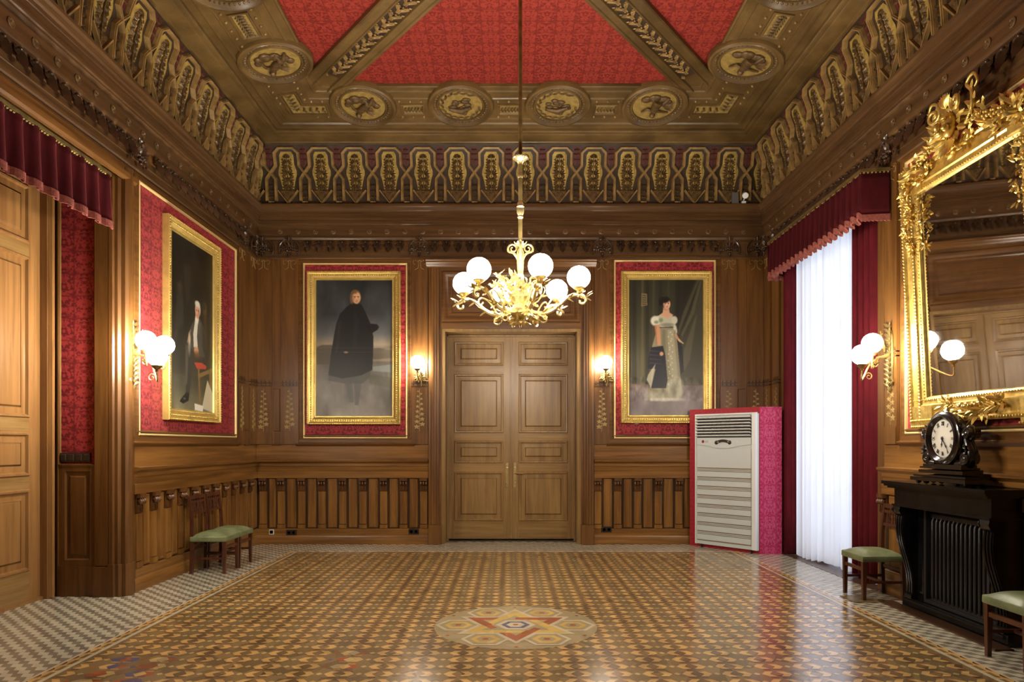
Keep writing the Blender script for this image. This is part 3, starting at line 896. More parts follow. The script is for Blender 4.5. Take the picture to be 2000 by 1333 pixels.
def cartouche(m, c):
    P = [(c+.155*math.cos(PI*i/14), 4.425+.165*math.sin(PI*i/14), .055) for i in range(-2, 17)]
    m.tube(P, .014, 6)
    for q in (-1, 1): m.spiral((c+q*.128,4.405,.055), (q,0,0), (0,1,0), .032, .008, 0, 1.4, .011)
    for r, n, h in ((.115,7,4.45),(.075,6,4.47),(.035,4,4.49)):
        for i in range(n):
            a = PI*i/(n-1); m.leaf((c+.2*r*math.cos(a),4.43,.045), (math.cos(a),math.sin(a)*.9+.05,.35), (0,0,1), r, .045, .4, .2, .3)
    for i, (dx, dz) in enumerate(((0,0),(-.03,.01),(.03,.01),(-.06,.0),(.06,.0),(0,-.035),(-.022,-.03),(.022,-.03),(0,-.07),(-.09,-.01),(.09,-.01))):
        m.ball((c+dx,4.43+dz,.075), .019, 7, 5)
    m.leaf((c,4.40,.055), (0,-1,.2), (0,0,1), .105, .05, .4, .1, .3)
    m.leaf((c,4.56,.07), (0,1,.25), (0,0,1), .075, .05, .4, .1, .3)
    for q in (-1,1): m.leaf((c+q*.01,4.56,.07), (q*.8,.7,.25), (0,0,1), .065, .04, .4, .1, .3)
def rosettes(m, s0, s1, p=.268):
    n = int((s1-s0)/p); st = s0 + ((s1-s0)-p*(n-1))/2
    for k in range(n):
        c = st+p*k
        m.lathe((c,4.70,.044), [(.040,0),(.040,.008),(.030,.012),(.026,.008),(.016,.008),(.010,.016),(0,.018)], 12, 'z')
for fr, s0, s1, cs, nm in ((F_back, XL+.02, XR-.02, [px(567)+.0, px(820), px(1175), px(1422), XL+.13, XR-.14], wall_back),
                       (F_left, 4.3, YB-.02, [6.98, 9.74, 10.18], wall_left), (F_right, 4.3, YB-.02, [6.9, 9.84, 10.18], wall_right)):
    m = leaf_row(fr, s0, s1, cs)
    m.build('carved_leaf_frieze', [M['wood_dark'], M['wood_h']], cornice, smooth=50)
    for c in cs:
        k = MB(fr); cartouche(k, c); k.build('carved_cartouche', M['wood_dark'], cornice, smooth=50)
    k = MB(fr); rosettes(k, s0+.15, s1-.1); k.build('rosette_row', M['foliage'], cornice, smooth=40)

# ---- one bay of the painted cove, copied round the room
PITCH = .5075
def cove_bay():
    def fr(s, t, e):
        a, z = cove_pt(t, e); return (s*PITCH, -a, z)
    m = MB(fr)
    m.mi = 1   # gold ground
    m.flat([(-.17,.235),(.17,.235),(.21,.36),(.27,.47),(.27,.53),(.21,.64),(.21,.80),(.15,.865),(-.15,.865),(-.21,.80),(-.21,.64),(-.27,.53),(-.27,.47),(-.21,.36)], .006)
    m.mi = 3   # red triangles near the top
    for q in (-1, 1): m.flat([(q*.36,.955),(q*.495,.955),(q*.495,.60),(q*.40,.66),(q*.40,.86)], .005)
    m.mi = 0
    w = .098
    top = [(-.5,.50),(-.345,.615),(-.345,.845),(-.205,.935),(.205,.935),(.345,.845),(.345,.615),(.5,.50)]
    def sub(P, n=3):
        out = []
        for i in range(len(P)-1):
            for k in range(n): out.append(tuple(P[i][j]+(P[i+1][j]-P[i][j])*k/n for j in (0,1)))
        return out+[P[-1]]
    def strap(P, w, e0, e1, asp):
        # widths corrected for bay pitch against cove height (asp = height units per pitch unit)
        Q = [(p[0], p[1]*asp) for p in P]
        k = MB(lambda s,h,e: (s,h,e)); k.strap(Q, w, e0, e1, .35)
        m.add([(v[0], v[1]/asp, v[2]) for v in k.V], k.F)
    asp = .87/PITCH
    m.mi = 0; strap(sub(top), w, .002, .040, asp); strap(sub(top), w*.42, .038, .052, asp)
    for q in (-1, 1):
        low = [(q*.5,.50),(q*.365,.395),(q*.365,.06)]
        strap(sub(low), w, .002, .040, asp); strap(sub(low), w*.42, .038, .052, asp)
        strap([(q*.42,.04),(q*.5,.04)], .05, .002, .036, asp)
        strap([(q*.37,.02),(q*.12,.02)], .035, .002, .030, asp)
    # pendant wedge at the foot of the panel
    m.mi = 2
    for q in (-1, 1):
        m.mi = 0; strap([(q*.30,.215),(0,.02)], .045, .010, .050, asp)
    m.mi = 2; m.flat([(-.25,.21),(0,.045),(.25,.21)], .022)
    # foliage: one stem with mirrored sprays
    def lf(s, t, ang, L, wd):
        d = (math.cos(ang), math.sin(ang)/asp, 0)
        tip = (s+d[0]*L, t+d[1]*L); mid = (s+d[0]*L*.45, t+d[1]*L*.45)
        n = (-math.sin(ang), math.cos(ang)/asp)
        l = (mid[0]+n[0]*wd/2, mid[1]+n[1]*wd/2); r = (mid[0]-n[0]*wd/2, mid[1]-n[1]*wd/2)
        m.add([(s,t,.008),(l[0],l[1],.010),(r[0],r[1],.010),(tip[0],tip[1],.012),(mid[0],mid[1],.034)], [(0,1,4),(0,4,2),(1,3,4),(4,3,2)])
    m.mi = 2
    strap([(0,.10),(0,.45),(0,.80)], .030, .006, .028, asp)
    R = math.radians
    for t, L, sc in ((.15,.15,1.1),(.25,.18,1.2),(.36,.19,1.3),(.47,.21,1.4),(.57,.18,1.2),(.66,.17,1.2)):
        for q in (0, 1):
            for a in (12, 40, 68, -18):
                ang = R(a) if q == 0 else R(180-a)
                lf(0.02*(1-2*q), t, ang, L*(1.05-.004*abs(a-25)), .062*sc)
            for a in (70, 20):
                bx = .105*(1-2*q); ang = R(a) if q == 0 else R(180-a)
                lf(bx, t+.05, ang, .075, .05)
    for a in range(0, 181, 20): lf(0, .76, R(a), .135, .055)
    for q in (-1, 1):   # small panels between the bays, half on either side
        for t, L in ((.10,.10),(.19,.11),(.28,.10)):
            for a in (60, 120, 90, 20, 160): lf(q*.46, t, R(a), L*.7, .045)
        for t in (.70, .80, .88):
            for a in (55, 90, 125): lf(q*.46, t, R(a), .08, .05)
    return m.build('cove_bay', [M['strap'], M['gold_paint'], M['foliage'], M['red_paint']], cove)
bay = cove_bay()
nb = 14; st = (px(559.5)*10.2/10.35)
first = True
for k in range(-1, nb+1):
    x = st + k*PITCH
    o = bay if first else dup(bay, parent=cove)
    o.location = (x, YB, 0); first = False
for k in range(-1, 11):
    y = 9.96 - PITCH*k - .10
    o = dup(bay, (XL, y, 0), PI/2, cove); o = dup(bay, (XR, y, 0), -PI/2, cove)

# ---- ceiling border: roundels, small carved panels, studs
def border_z(a): return 6.092 + (a-.712)*(.063/.388)
SL = math.atan2(.105, .65)
def roundel():
    m = MB(); m.mi = 0
    R = .452
    m.lathe((0,0,0), [(R-.05,.05),(R,.045),(R,-.005),(R-.012,-.030),(R-.040,-.038),(R-.060,-.022),(R-.075,-.014),(R-.085,-.022),(.330,.004),(.318,-.016),(.304,-.018),(.296,.004),(.10,.006),(0,.006)], 48, 'z')
    m.mi = 1
    n = 44
    for k in range(n):
        a = 2*PI*k/n
        m.leaf((.332*math.cos(a),.332*math.sin(a),-.010), (math.cos(a),math.sin(a),-.05), (0,0,-1), .040, .034, .35, 0, .2)
    o = m.build('roundel', [M['ceil_wood'], M['foliage']], ceiling, smooth=35)
    g = MB(); g.lathe((0,0,-.001), [(.296,.002),(.294,-.004),(0,-.004)], 40, 'z'); g.build('gold_ground', M['gold_dim'], o)
    return o
def relief(o, kind, seed):
    r = random.Random(seed); m = MB()
    def blob(x, y, rad, sq=(1,1,.6)): m.ball((x,y,-.010), rad, 9, 6, sq)
    if kind == 0:      # reclining figure with a wing on a cloud
        for x,y,q in ((-.12,-.07,.05),(-.06,-.10,.06),(.02,-.09,.055),(.09,-.05,.05),(.13,.0,.04),(-.15,-.02,.035)): blob(x,y,q,(1,1,.5))
        m.tube([(-.06,.09,-.02),(-.04,.05,-.03),(0,.01,-.032),(.05,-.03,-.03)], [.022,.036,.04,.034], 8)
        m.tube([(.05,-.03,-.03),(.09,-.07,-.025),(.12,-.13,-.02)], [.03,.022,.013], 7); m.tube([(.04,-.02,-.03),(.05,-.08,-.03),(.03,-.13,-.02)], [.028,.02,.012], 7)
        m.tube([(-.04,.06,-.03),(-.10,.03,-.025),(-.12,-.04,-.02)], [.018,.014,.01], 6); m.ball((-.07,.125,-.025), .032, 9, 6)
        for k in range(5): m.leaf((0,.05,-.02), (.6+.1*k,.75-.3*k,-.05), (0,0,-1), .13-.01*k, .035, .3)
    elif kind == 1:    # wreath round a heap of attributes
        for k in range(30):
            a = math.radians(-60+300*k/29)
            m.leaf((.185*math.cos(a+1.05),.185*math.sin(a+1.05),-.008), (-math.sin(a+1.05)+.5*math.cos(a)*(1 if k%2 else -1),math.cos(a+1.05)+.5*math.sin(a)*(1 if k%2 else -1),-.05), (0,0,-1), .062, .026, .3)
        for _ in range(14): blob(r.uniform(-.10,.10), r.uniform(-.10,.04), r.uniform(.02,.042), (1.2,.8,.6))
        m.tube([(-.12,.02,-.03),(0,.05,-.035),(.10,.0,-.03)], [.02,.035,.02], 8); m.ball((.03,.07,-.025), .036, 9, 6)
    else:              # draped figure with raised arm
        for x,y,q in ((-.10,-.10,.05),(-.02,-.12,.06),(.07,-.10,.055),(.12,-.06,.04)): blob(x,y,q,(1.1,.9,.5))
        m.tube([(0,.08,-.03),(0,.02,-.035),(.01,-.05,-.035),(.02,-.10,-.03)], [.026,.042,.045,.05], 9)
        m.tube([(0,.06,-.03),(.07,.07,-.025),(.15,.09,-.02)], [.018,.014,.009], 6); m.tube([(0,.06,-.03),(-.07,.02,-.03),(-.12,.08,-.02)], [.018,.014,.009], 6)
        m.tube([(.02,-.06,-.03),(.08,-.06,-.03),(.12,-.13,-.02)], [.03,.026,.014], 7); m.ball((0,.125,-.028), .030, 9, 6)
        for k in range(4): m.leaf((.08,.0,-.02), (.9,.5-.35*k,-.05), (0,0,-1), .12, .035, .3)
    m.V = [(x*1.36, y*1.36, z*1.2) for x, y, z in m.V]
    m.build('figure_relief', M['foliage'], o, smooth=60)
proto = roundel()
bare = {}
def put_roundel(o, side, s, a=1.0):
    z = border_z(a) - .012
    if side == 'back': o.location = (s, YB-a, z); o.rotation_euler = (-SL, 0, 0)
    elif side == 'left': o.location = (XL+a, s, z); o.rotation_euler = (0, -SL, 0)
    else: o.location = (XR-a, s, z); o.rotation_euler = (0, SL, 0)
spots = [('back',-1.985,0),('back',-.655,1),('back',.665,1),('back',1.985,2),('left',8.29,0),('left',6.83,1),('left',5.37,2),('right',8.29,2),('right',6.83,1),('right',5.37,0)]
for i, (sd, s, kd) in enumerate(spots):
    if i < len(spots)-1: o = dup(proto, parent=ceiling)
    else: o = proto
    put_roundel(o, sd, s); relief(o, kd, i)

def border_panel(fr, s0, s1, name='carved_panel'):
    """small gilded panel with foliage between two roundels; studs round it"""
    m = MB(fr); m.mi = 0
    m.ring(s0, s1, .80, 1.02, [(0,.0),(0,.018),(.018,.022),(.034,.006)])
    m.mi = 1; m.flat([(s0+.03,.83),(s1-.03,.83),(s1-.03,.99),(s0+.03,.99)], .006)
    m.mi = 2; n = int((s1-s0)/.05)
    for k in range(n):
        c = s0+.05+(s1-s0-.10)*k/max(1,n-1)
        for q in (-1,1): m.leaf((c,.91,.010), (.45,q,.1), (0,0,1), .062, .036, .35)
        m.ball((c,.91,.018), .014, 6, 4)
    return m.build(name, [M['ceil_wood'], M['gold_dim'], M['foliage']], border)
def fr_border(side):
    def f(s, a, e):
        z = border_z(a) - e
        return {'back':(s,YB-a,z),'left':(XL+a,s,z),'right':(XR-a,s,z)}[side]
    return f
for side, mids, smin, smax in (('back',(-1.32,.005,1.325),-2.75,2.75),('left',(7.56,6.10,4.64),4.0,9.3),('right',(7.56,6.10,4.64),4.0,9.3)):
    fr = fr_border(side)
    for c in mids:
        border_panel(fr, c-(.16 if side == 'back' else .22), c+(.16 if side == 'back' else .22))
    k = MB(fr); n = int((smax-smin)/.145)
    for i in range(n):
        s = smin + (i+.5)*(smax-smin)/n
        for a in (.745, 1.07): k.ball((s, a, .004), .019, 7, 4)
    k.build('stud_row', M['strap'], border, smooth=60)
for sx in (-1, 1):       # L-shaped carved panels in the two far corners
    xw = XL if sx < 0 else XR
    def fr(u, v, e):
        z = min(border_z(max(.712,u)), border_z(max(.712,v))) - e
        return (xw - sx*u, YB - v, z)
    m = MB(fr); m.mi = 1
    m.flat([(.83,.83),(1.30,.83),(1.30,.98),(.98,.98),(.98,1.30),(.83,1.30)], .008)
    m.mi = 0; m.strap([(.80,.80),(1.33,.80),(1.33,1.01),(1.01,1.01),(1.01,1.33),(.80,1.33)], .04, -.004, .022, .3, closed=True)
    m.mi = 2
    for k in range(9):
        f = k/8; q = 1.26-.7*f if f < .5 else .905; w_ = .905 if f < .5 else .905+.7*(f-.5)
        for t in (-1,1): m.leaf((q,w_,.012), (.5,t,.1) if f < .5 else (t,.5,.1), (0,0,1), .065, .04, .35)
        m.ball((q,w_,.02), .016, 6, 4)
    m.build('corner_panel', [M['ceil_wood'], M['gold_dim'], M['foliage']], border)

# ---- diagonal ribs over the red field, with a chain of carved hearts
def rib(p0, p1):
    d = Vector((p1[0]-p0[0], p1[1]-p0[1], 0)); L = d.length; d.normalize(); n = Vector((-d.y, d.x, 0))
    def fr(s, w, e): q = Vector((p0[0],p0[1],ZC-e)) + d*s + n*w; return tuple(q)
    m = MB(fr); m.mi = 0
    prof = [(-.25,0),(-.25,.050),(-.235,.062),(-.205,.062),(-.195,.050),(-.165,.050),(-.125,.050),(-.115,.064),(-.10,.064),(-.09,.034),
            (.09,.034),(.10,.064),(.115,.064),(.125,.050),(.195,.050),(.205,.062),(.235,.062),(.25,.050),(.25,0)]
    k = len(prof); pts = [(-.25,w,e) for w,e in prof] + [(L,w,e) for w,e in prof]
    m.add(pts, [(i,i+1,k+i+1,k+i) for i in range(k-1)])
    o = m.build('rib', M['ceil_wood'], ceiling, smooth=30)
    m = MB(fr); m.flat([(.33,-.088),(L,-.088),(L,.088),(.33,.088)], .0355); m.build('carving_ground', M['cove'], o)
    m = MB(fr); s = .40
    m.strap([(.33,-.06),(.37,-.09),(.37,-.09)], .02, .03, .06)
    while s < L-.2:
        for q in (-1, 1):
            P = []
            for i in range(17):
                t = i/16; a = PI*(1.0 - 1.55*t)
                P.append((s+.045+.055*math.sin(PI*t*1.0)*1.25 - .045*(t>.75)*(t-.75)*4, q*(.012+.062*math.sin(PI*min(1,t*1.15))), .040))
            m.tube(P, .0135, 5)
            m.spiral((s+.105,q*.040,.042), (1,0,0), (0,q,0), .026, .006, 0, 1.3, .009, 12)
            m.leaf((s+.02,0,.040), (.9,q*.45,.1), (0,0,1), .085, .036, .35)
            m.leaf((s+.13,q*.06,.040), (.5,q*.4,.1), (0,0,1), .045, .03, .35)
        m.leaf((s,0,.042), (1,0,.1), (0,0,1), .10, .034, .4); m.ball((s+.125,0,.046), .014, 6, 4)
        s += .158
    m.build('heart_scroll_carving', M['strap'], o, smooth=50)
rib((XL+1.36, YB-1.36), (XC, YC+.2)); rib((XR-1.36, YB-1.36), (XC, YC+.2))
m = MB(); m.lathe((XC+.04,YC,ZC), [(.9,0),(.9,-.05),(.8,-.08),(.72,-.06),(.5,-.09),(.3,-.07),(0,-.10)], 40); m.build('ceiling_rose', M['ceil_wood'], ceiling, smooth=40)
# ================================================================== CHANDELIER
def acanthus(m, c, d, up, L, w, n=5):
    """small spray of gilt leaves"""
    d = Vector(d).normalized(); up = Vector(up).normalized(); s = d.cross(up)
    for k in range(n):
        a = (k-(n-1)/2)*.5
        m.leaf(c, d*math.cos(a)+s*math.sin(a), up, L*(1-.12*abs(k-(n-1)/2)), w, .3, .15)
def scroll_pts(P, n=6):
    """Catmull-Rom through P"""
    out = []
    Q = [Vector(p) for p in P]
    for i in range(len(Q)-1):
        p0 = Q[max(i-1,0)]; p1 = Q[i]; p2 = Q[i+1]; p3 = Q[min(i+2,len(Q)-1)]
        for k in range(n):
            t = k/n
            out.append(tuple(.5*((2*p1)+(p2-p0)*t+(2*p0-5*p1+4*p2-p3)*t*t+(3*p1-p0-3*p2+p3)*t**3)))
    return out+[tuple(Q[-1])]
def chandelier():
    X, Y = .095, 5.69
    root = tag(empty('chandelier', (X, Y, 0)), 'gilt brass chandelier with six lit opal globes on a long rod', 'chandelier')
    m = MB(); m.tube([(0,0,3.07),(0,0,ZC-.02)], .0165, 10); m.build('rod', M['brass_old'], root, smooth=60)
    m = MB(); m.lathe((0,0,ZC-.14), [(.02,0),(.05,.02),(.09,.06),(.11,.10),(.11,.135)], 20); m.build('ceiling_cap', M['brass'], root, smooth=50)
    m = MB()
    m.lathe((0,0,3.86), [(.018,-.03),(.022,-.03),(.030,-.012),(.040,-.006),(.062,.012),(.066,.024),(.052,.030),(.020,.034),(.018,.034)], 20)
    for k in range(16):
        a = 2*PI*k/16; m.ball((.058*math.cos(a),.058*math.sin(a),3.879), .010, 6, 4)
    m.build('dish_collar', M['brass'], root, smooth=50)
    m = MB()
    m.lathe((0,0,3.72), [(.017,-.01),(.022,0),(.024,.012),(.017,.03)], 14)
    m.build('rod_knop', M['brass'], root, smooth=50); m = MB()
    m.lathe((0,0,3.45), [(.017,-.08),(.027,-.065),(.020,-.05),(.030,-.03),(.034,0),(.026,.012),(.034,.022),(.026,.034),(.028,.05),(.017,.07)], 16)
    m.build('rod_knop', M['brass'], root, smooth=50)
    m = MB()                       # crown of scrolls at the foot of the rod
    for k in range(4):
        a = PI/4+k*PI/2 + .78; d = (math.cos(a), math.sin(a), 0)
        m.spiral((d[0]*.062,d[1]*.062,3.125), d, (0,0,1), .044, .010, -.6, 1.35, .0095, 20)
        m.tube(scroll_pts([(0.014*d[0],.014*d[1],2.98),(.022*d[0],.022*d[1],3.04),(.05*d[0],.05*d[1],3.085),(.094*d[0],.094*d[1],3.10)]), .010, 6)
        acanthus(m, (d[0]*.02,d[1]*.02,3.14), (d[0]*.5,d[1]*.5,1), d, .06, .03)
    m.lathe((0,0,2.87), [(.020,0),(.032,.02),(.024,.05),(.028,.10),(.030,.16),(.036,.20),(.026,.24),(.018,.26)], 14)
    m.build('scroll_crown', M['brass'], root, smooth=50)
    m = MB()                       # hub: baluster body, cups, pendant finial
    m.lathe((0,0,0), [(0,2.462),(.007,2.475),(.012,2.492),(.006,2.505),(.020,2.520),(.035,2.535),(.045,2.555),(.080,2.575),(.100,2.595),(.105,2.62),(.070,2.635),(.055,2.66),
                      (.085,2.69),(.100,2.715),(.085,2.745),(.060,2.77),(.072,2.79),(.078,2.805),(.050,2.83),(.034,2.86),(.030,2.89)], 20)
    for k in range(12):
        a = 2*PI*k/12; c, s = math.cos(a), math.sin(a)
        m.leaf((c*.06,s*.06,2.60), (c,s,-.5), (c*.3,s*.3,1), .11, .05, .3, .2)
        m.leaf((c*.03,s*.03,2.53), (c,s,-.9), (c,s,.6), .07, .032, .3, .2)
    m.build('hub', M['brass'], root, smooth=50)
    m = MB(); rnd = random.Random(3)                     # bouquet of leaves, flowers and birds round the body
    for k in range(72):
        a = rnd.uniform(0,2*PI); r = rnd.uniform(.06,.185); z = 2.70+.16*math.sin(rnd.uniform(0,PI)*.5)*(1.15-r*3) + rnd.uniform(-.03,.05)
        d = (math.cos(a+rnd.uniform(-.8,.8)), math.sin(a+rnd.uniform(-.8,.8)), rnd.uniform(-.3,.9))
        m.leaf((r*math.cos(a),r*math.sin(a),z), d, (math.cos(a),math.sin(a),.8), rnd.uniform(.05,.095), rnd.uniform(.028,.045), .35, rnd.uniform(-.2,.3))
    for k in range(18):
        a = 2*PI*k/18; r = rnd.uniform(.08,.17); z = rnd.uniform(2.72,2.88)
        for j in range(5):
            b = 2*PI*j/5; m.ball((r*math.cos(a)+.014*math.cos(b), r*math.sin(a)+.014*math.sin(b), z+.004*math.sin(b)), .010, 5, 4)
    for k in range(6):
        a = math.radians(-43+60*k); c, s = math.cos(a), math.sin(a)
        P = scroll_pts([(c*.07,s*.07,2.66),(c*.15,s*.15,2.70),(c*.20,s*.20,2.79),(c*.17,s*.17,2.87),(c*.11,s*.11,2.86),(c*.12,s*.12,2.81)])
        m.tube(P, .0075, 5)
        acanthus(m, (c*.19,s*.19,2.80), (c,s,.7), (-c,-s,1), .07, .035)
    m.build('leaf_bouquet', M['brass'], root, smooth=60)
    for a in (200, 165, 20):       # little birds perched among the leaves
        m = MB(); t = math.radians(a); c, s = math.cos(t), math.sin(t); z = 2.885 if a != 165 else 2.83; r = .19 if a != 165 else .235
        m.ball((c*r,s*r,z), .024, 8, 6, (1.0,1.0,.8)); m.ball((c*(r+.026),s*(r+.026),z+.016), .013, 7, 5)
        m.leaf((c*(r+.036),s*(r+.036),z+.016), (c,s,-.1), (0,0,1), .018, .008)
        for q in (-1,1): m.leaf((c*r-s*.012*q,s*r+c*.012*q,z+.012), (-.7*c-q*.6*s,-.7*s+q*.6*c,.6), (c,s,1), .065, .028, .2)
        m.leaf((c*(r-.02),s*(r-.02),z), (-c,-s,.1), (0,0,1), .05, .025, .2)
        m.build('bird', M['brass'], root, smooth=60)
    first = None
    for k in range(6):             # six arms, each with its cup and globe
        a = math.radians(-72.5+60*k)
        if first is None:
            arm = empty('arm', (0,0,0), 0, root)
            m = MB()
            P = scroll_pts([(.05,0,2.615),(.14,0,2.585),(.235,0,2.590),(.315,0,2.635),(.385,0,2.700),(.455,0,2.722),(.515,0,2.712),(.545,0,2.680),(.530,0,2.650),(.500,0,2.652),(.495,0,2.676)])
            n = len(P); m.tube(P, [.019-.010*i/n for i in range(n)], 7)
            for i in (8, 16, 24, 31, 38):
                p = P[i]; m.leaf(p, (1,.5,.25), (0,0,1), .085, .036, .3, .2); m.leaf(p, (1,-.5,.25), (0,0,1), .085, .036, .3, .2); m.leaf(p, (1,0,-.3), (0,0,-1), .07, .034, .3, .25)
            P = scroll_pts([(.20,0,2.600),(.27,0,2.700),(.33,0,2.730),(.36,0,2.700),(.335,0,2.675),(.315,0,2.695)]); m.tube(P, .0075, 5)
            m.spiral((.20,0,2.535), (1,0,0), (0,0,1), .045, .01, 1.6, 1.2, .009)
            acanthus(m, (.15,0,2.575), (1,0,-.5), (0,0,-1), .09, .04)
            m.build('scroll_arm', M['brass'], arm, smooth=50)
            m = MB()
            m.lathe((.485,0,2.70), [(.008,.0),(.012,.012),(.008,.03),(.016,.042),(.010,.052),(.030,.062),(.044,.074),(.050,.090),(.046,.094),(.0,.085)], 18)
            m.build('globe_holder', M['brass_old'], arm, smooth=50)
            m = MB(); m.ball((.485,0,2.862), .095, 24, 16, (1,1,.97)); m.build('globe', M['globe_c'], arm, smooth=80)
            first = arm; arm.rotation_euler = (0,0,a)
        else: dup(first, rotz=a, parent=root)
    return root
chandelier()

# ================================================================== WALL LIGHTS
def globe_part(c, r, parent, mat='globe_s'):
    m = MB(); m.ball(c, r, 24, 16); return m.build('globe', M[mat], parent, smooth=80)
def sconce_back(x, z, label):
    """one globe on a scrolled bracket; local -y is into the room"""
    r = tag(empty('wall_sconce', (x, YB-.035, z)), label, 'wall light', 'single-globe brass wall lights flanking the back door')
    m = MB(lambda s,h,o: (s,-o,h))
    m.prism([(-.055,-.17),(.055,-.17),(.055,.12),(.03,.17),(-.03,.17),(-.055,.12)], 0, .014, .008)
    m.strap([(-.055,-.17),(.055,-.17),(.055,.12),(.03,.17),(-.03,.17),(-.055,.12)], .018, .008, .022, .3, closed=True)
    for q in (-1,1):
        m.spiral((q*.030,-.11,.026), (q,0,0), (0,1,0), .034, .008, 0, 1.3, .007); m.spiral((q*.028,.06,.026), (q,0,0), (0,1,0), .030, .007, 2, 1.3, .006)
        m.box(q*.085-.004, q*.085+.004, -.15, .09, .010, .018); m.tube([(q*.055,-.13,.012),(q*.085,-.13,.014),(q*.105,-.155,.014)], .006, 5)
    m.box(-.105, .105, -.182, -.170, .004, .016)
    m.build('backplate', M['brass_old'], r, smooth=40)
    m = MB(lambda s,h,o: (s,-o,h))
    m.tube(scroll_pts([(0,-.05,.02),(-.01,-.16,.07),(-.02,-.175,.13),(-.035,-.12,.19),(-.035,-.065,.20)]), .010, 6)
    m.spiral((-.01,-.10,.10), (0,0,1), (0,1,0), .048, .008, 0, 1.5, .008)
    for k in range(14):
        a = 2*PI*k/14; m.leaf((-.012+.02*math.cos(a),-.125+.03*math.sin(a),.09), (math.cos(a),math.sin(a)*.8,.6*math.sin(a*2)), (0,.2,1), .07, .03, .3, .2)
    m.leaf((0,-.19,.05), (0,-1,.1), (0,0,1), .08, .03, .3)
    m.build('bracket_arm', M['brass_old'], r, smooth=50)
    m = MB(); m.lathe((-.035,-.20,-.075), [(.010,0),(.016,.012),(.010,.024),(.030,.036),(.045,.052),(.050,.062),(0,.055)], 16); m.build('globe_holder', M['brass_old'], r, smooth=50)
    globe_part((-.035,-.20,.082), .098, r)
    return r
sconce_back(px(820)+.03, pz(722), 'brass wall light with one lit globe on pilaster between cloaked portrait and double door')
sconce_back(px(1177)+.05, pz(722), 'brass wall light with one lit globe on pilaster between double door and portrait of woman')
def sconce_side(loc, rot, globes, label):
    """branching bracket; local -y into the room, +x along the wall"""
    r = tag(empty('wall_sconce', loc, rot), label, 'wall light')
    m = MB(lambda s,h,o: (s,-o,h))
    m.prism([(-.045,-.30),(0,-.36),(.045,-.30),(.055,0),(.045,.22),(0,.30),(-.045,.22),(-.055,0)], 0, .016, .012)
    for k in range(13):
        h = -.30+.05*k
        for q in (-1,1): m.leaf((0,h,.016), (q,.7,.1), (0,0,1), .075, .034, .35, .2)
    for q in (-1,1): m.spiral((q*.05,-.26,.02), (q,0,0), (0,1,0), .035, .008, 0, 1.3, .007)
    m.build('backplate', M['brass_old'], r, smooth=50)
    m = MB(lambda s,h,o: (s,-o,h))
    m.tube([(0,.02,.01),(0,.0,.08),(0,-.01,.14)], [.018,.014,.013], 7)
    for (gx, gh, go) in globes:
        m.tube(scroll_pts([(0,-.01,.12),(gx*.4,-.09,.12+(go-.12)*.45),(gx*.9,gh-.235,go*.96),(gx,gh-.17,go),(gx,gh-.13,go)]), .009, 6)
        m.spiral((gx*.6,gh-.19,.12+(go-.12)*.6), (0,0,1), (0,1,0), .040, .008, 0, 1.4, .007)
        acanthus(m, (gx*.5,-.10,.12+(go-.12)*.5), (gx,.3,go), (0,1,0), .08, .034)
        m.lathe((gx,gh,go), [(.0,0)], 3) if False else None
    for k in range(3):
        m.leaf((0,.06,.05), (.35*(k-1),1,.4), (0,0,1), .10, .04, .3)
    m.tube([(0,.05,.06),(0,.26,.10)], .005, 5); m.tube([(-.035,.225,.10),(.035,.225,.10)], .005, 5)
    m.spiral((0,.14,.09), (0,0,1), (0,1,0), .04, .008, 0, 1.3, .006)
    m.build('branch_arms', M['brass_old'], r, smooth=50)
    for (gx, gh, go) in globes:
        m = MB(); m.lathe((gx,-go,gh-.155), [(.010,0),(.016,.012),(.010,.024),(.030,.036),(.045,.052),(.050,.064),(0,.055)], 16)
        m.build('globe_holder', M['brass_old'], r, smooth=50)
        globe_part((gx,-go,gh), .095, r, 'globe_b')
    return r
sconce_side((XL+.03, 6.91, 2.40), PI/2, [(-.31,.10,.30),(-.08,.09,.36),(-.42,-.06,.46)], 'brass bracket with three lit globes beside the portrait of a seated person')
sconce_side((XR-.036, 6.88, 2.38), -PI/2, [(.28,.095,.33),(.40,-.03,.49)], 'brass bracket with two lit globes between the velvet window drape and gilt mirror')

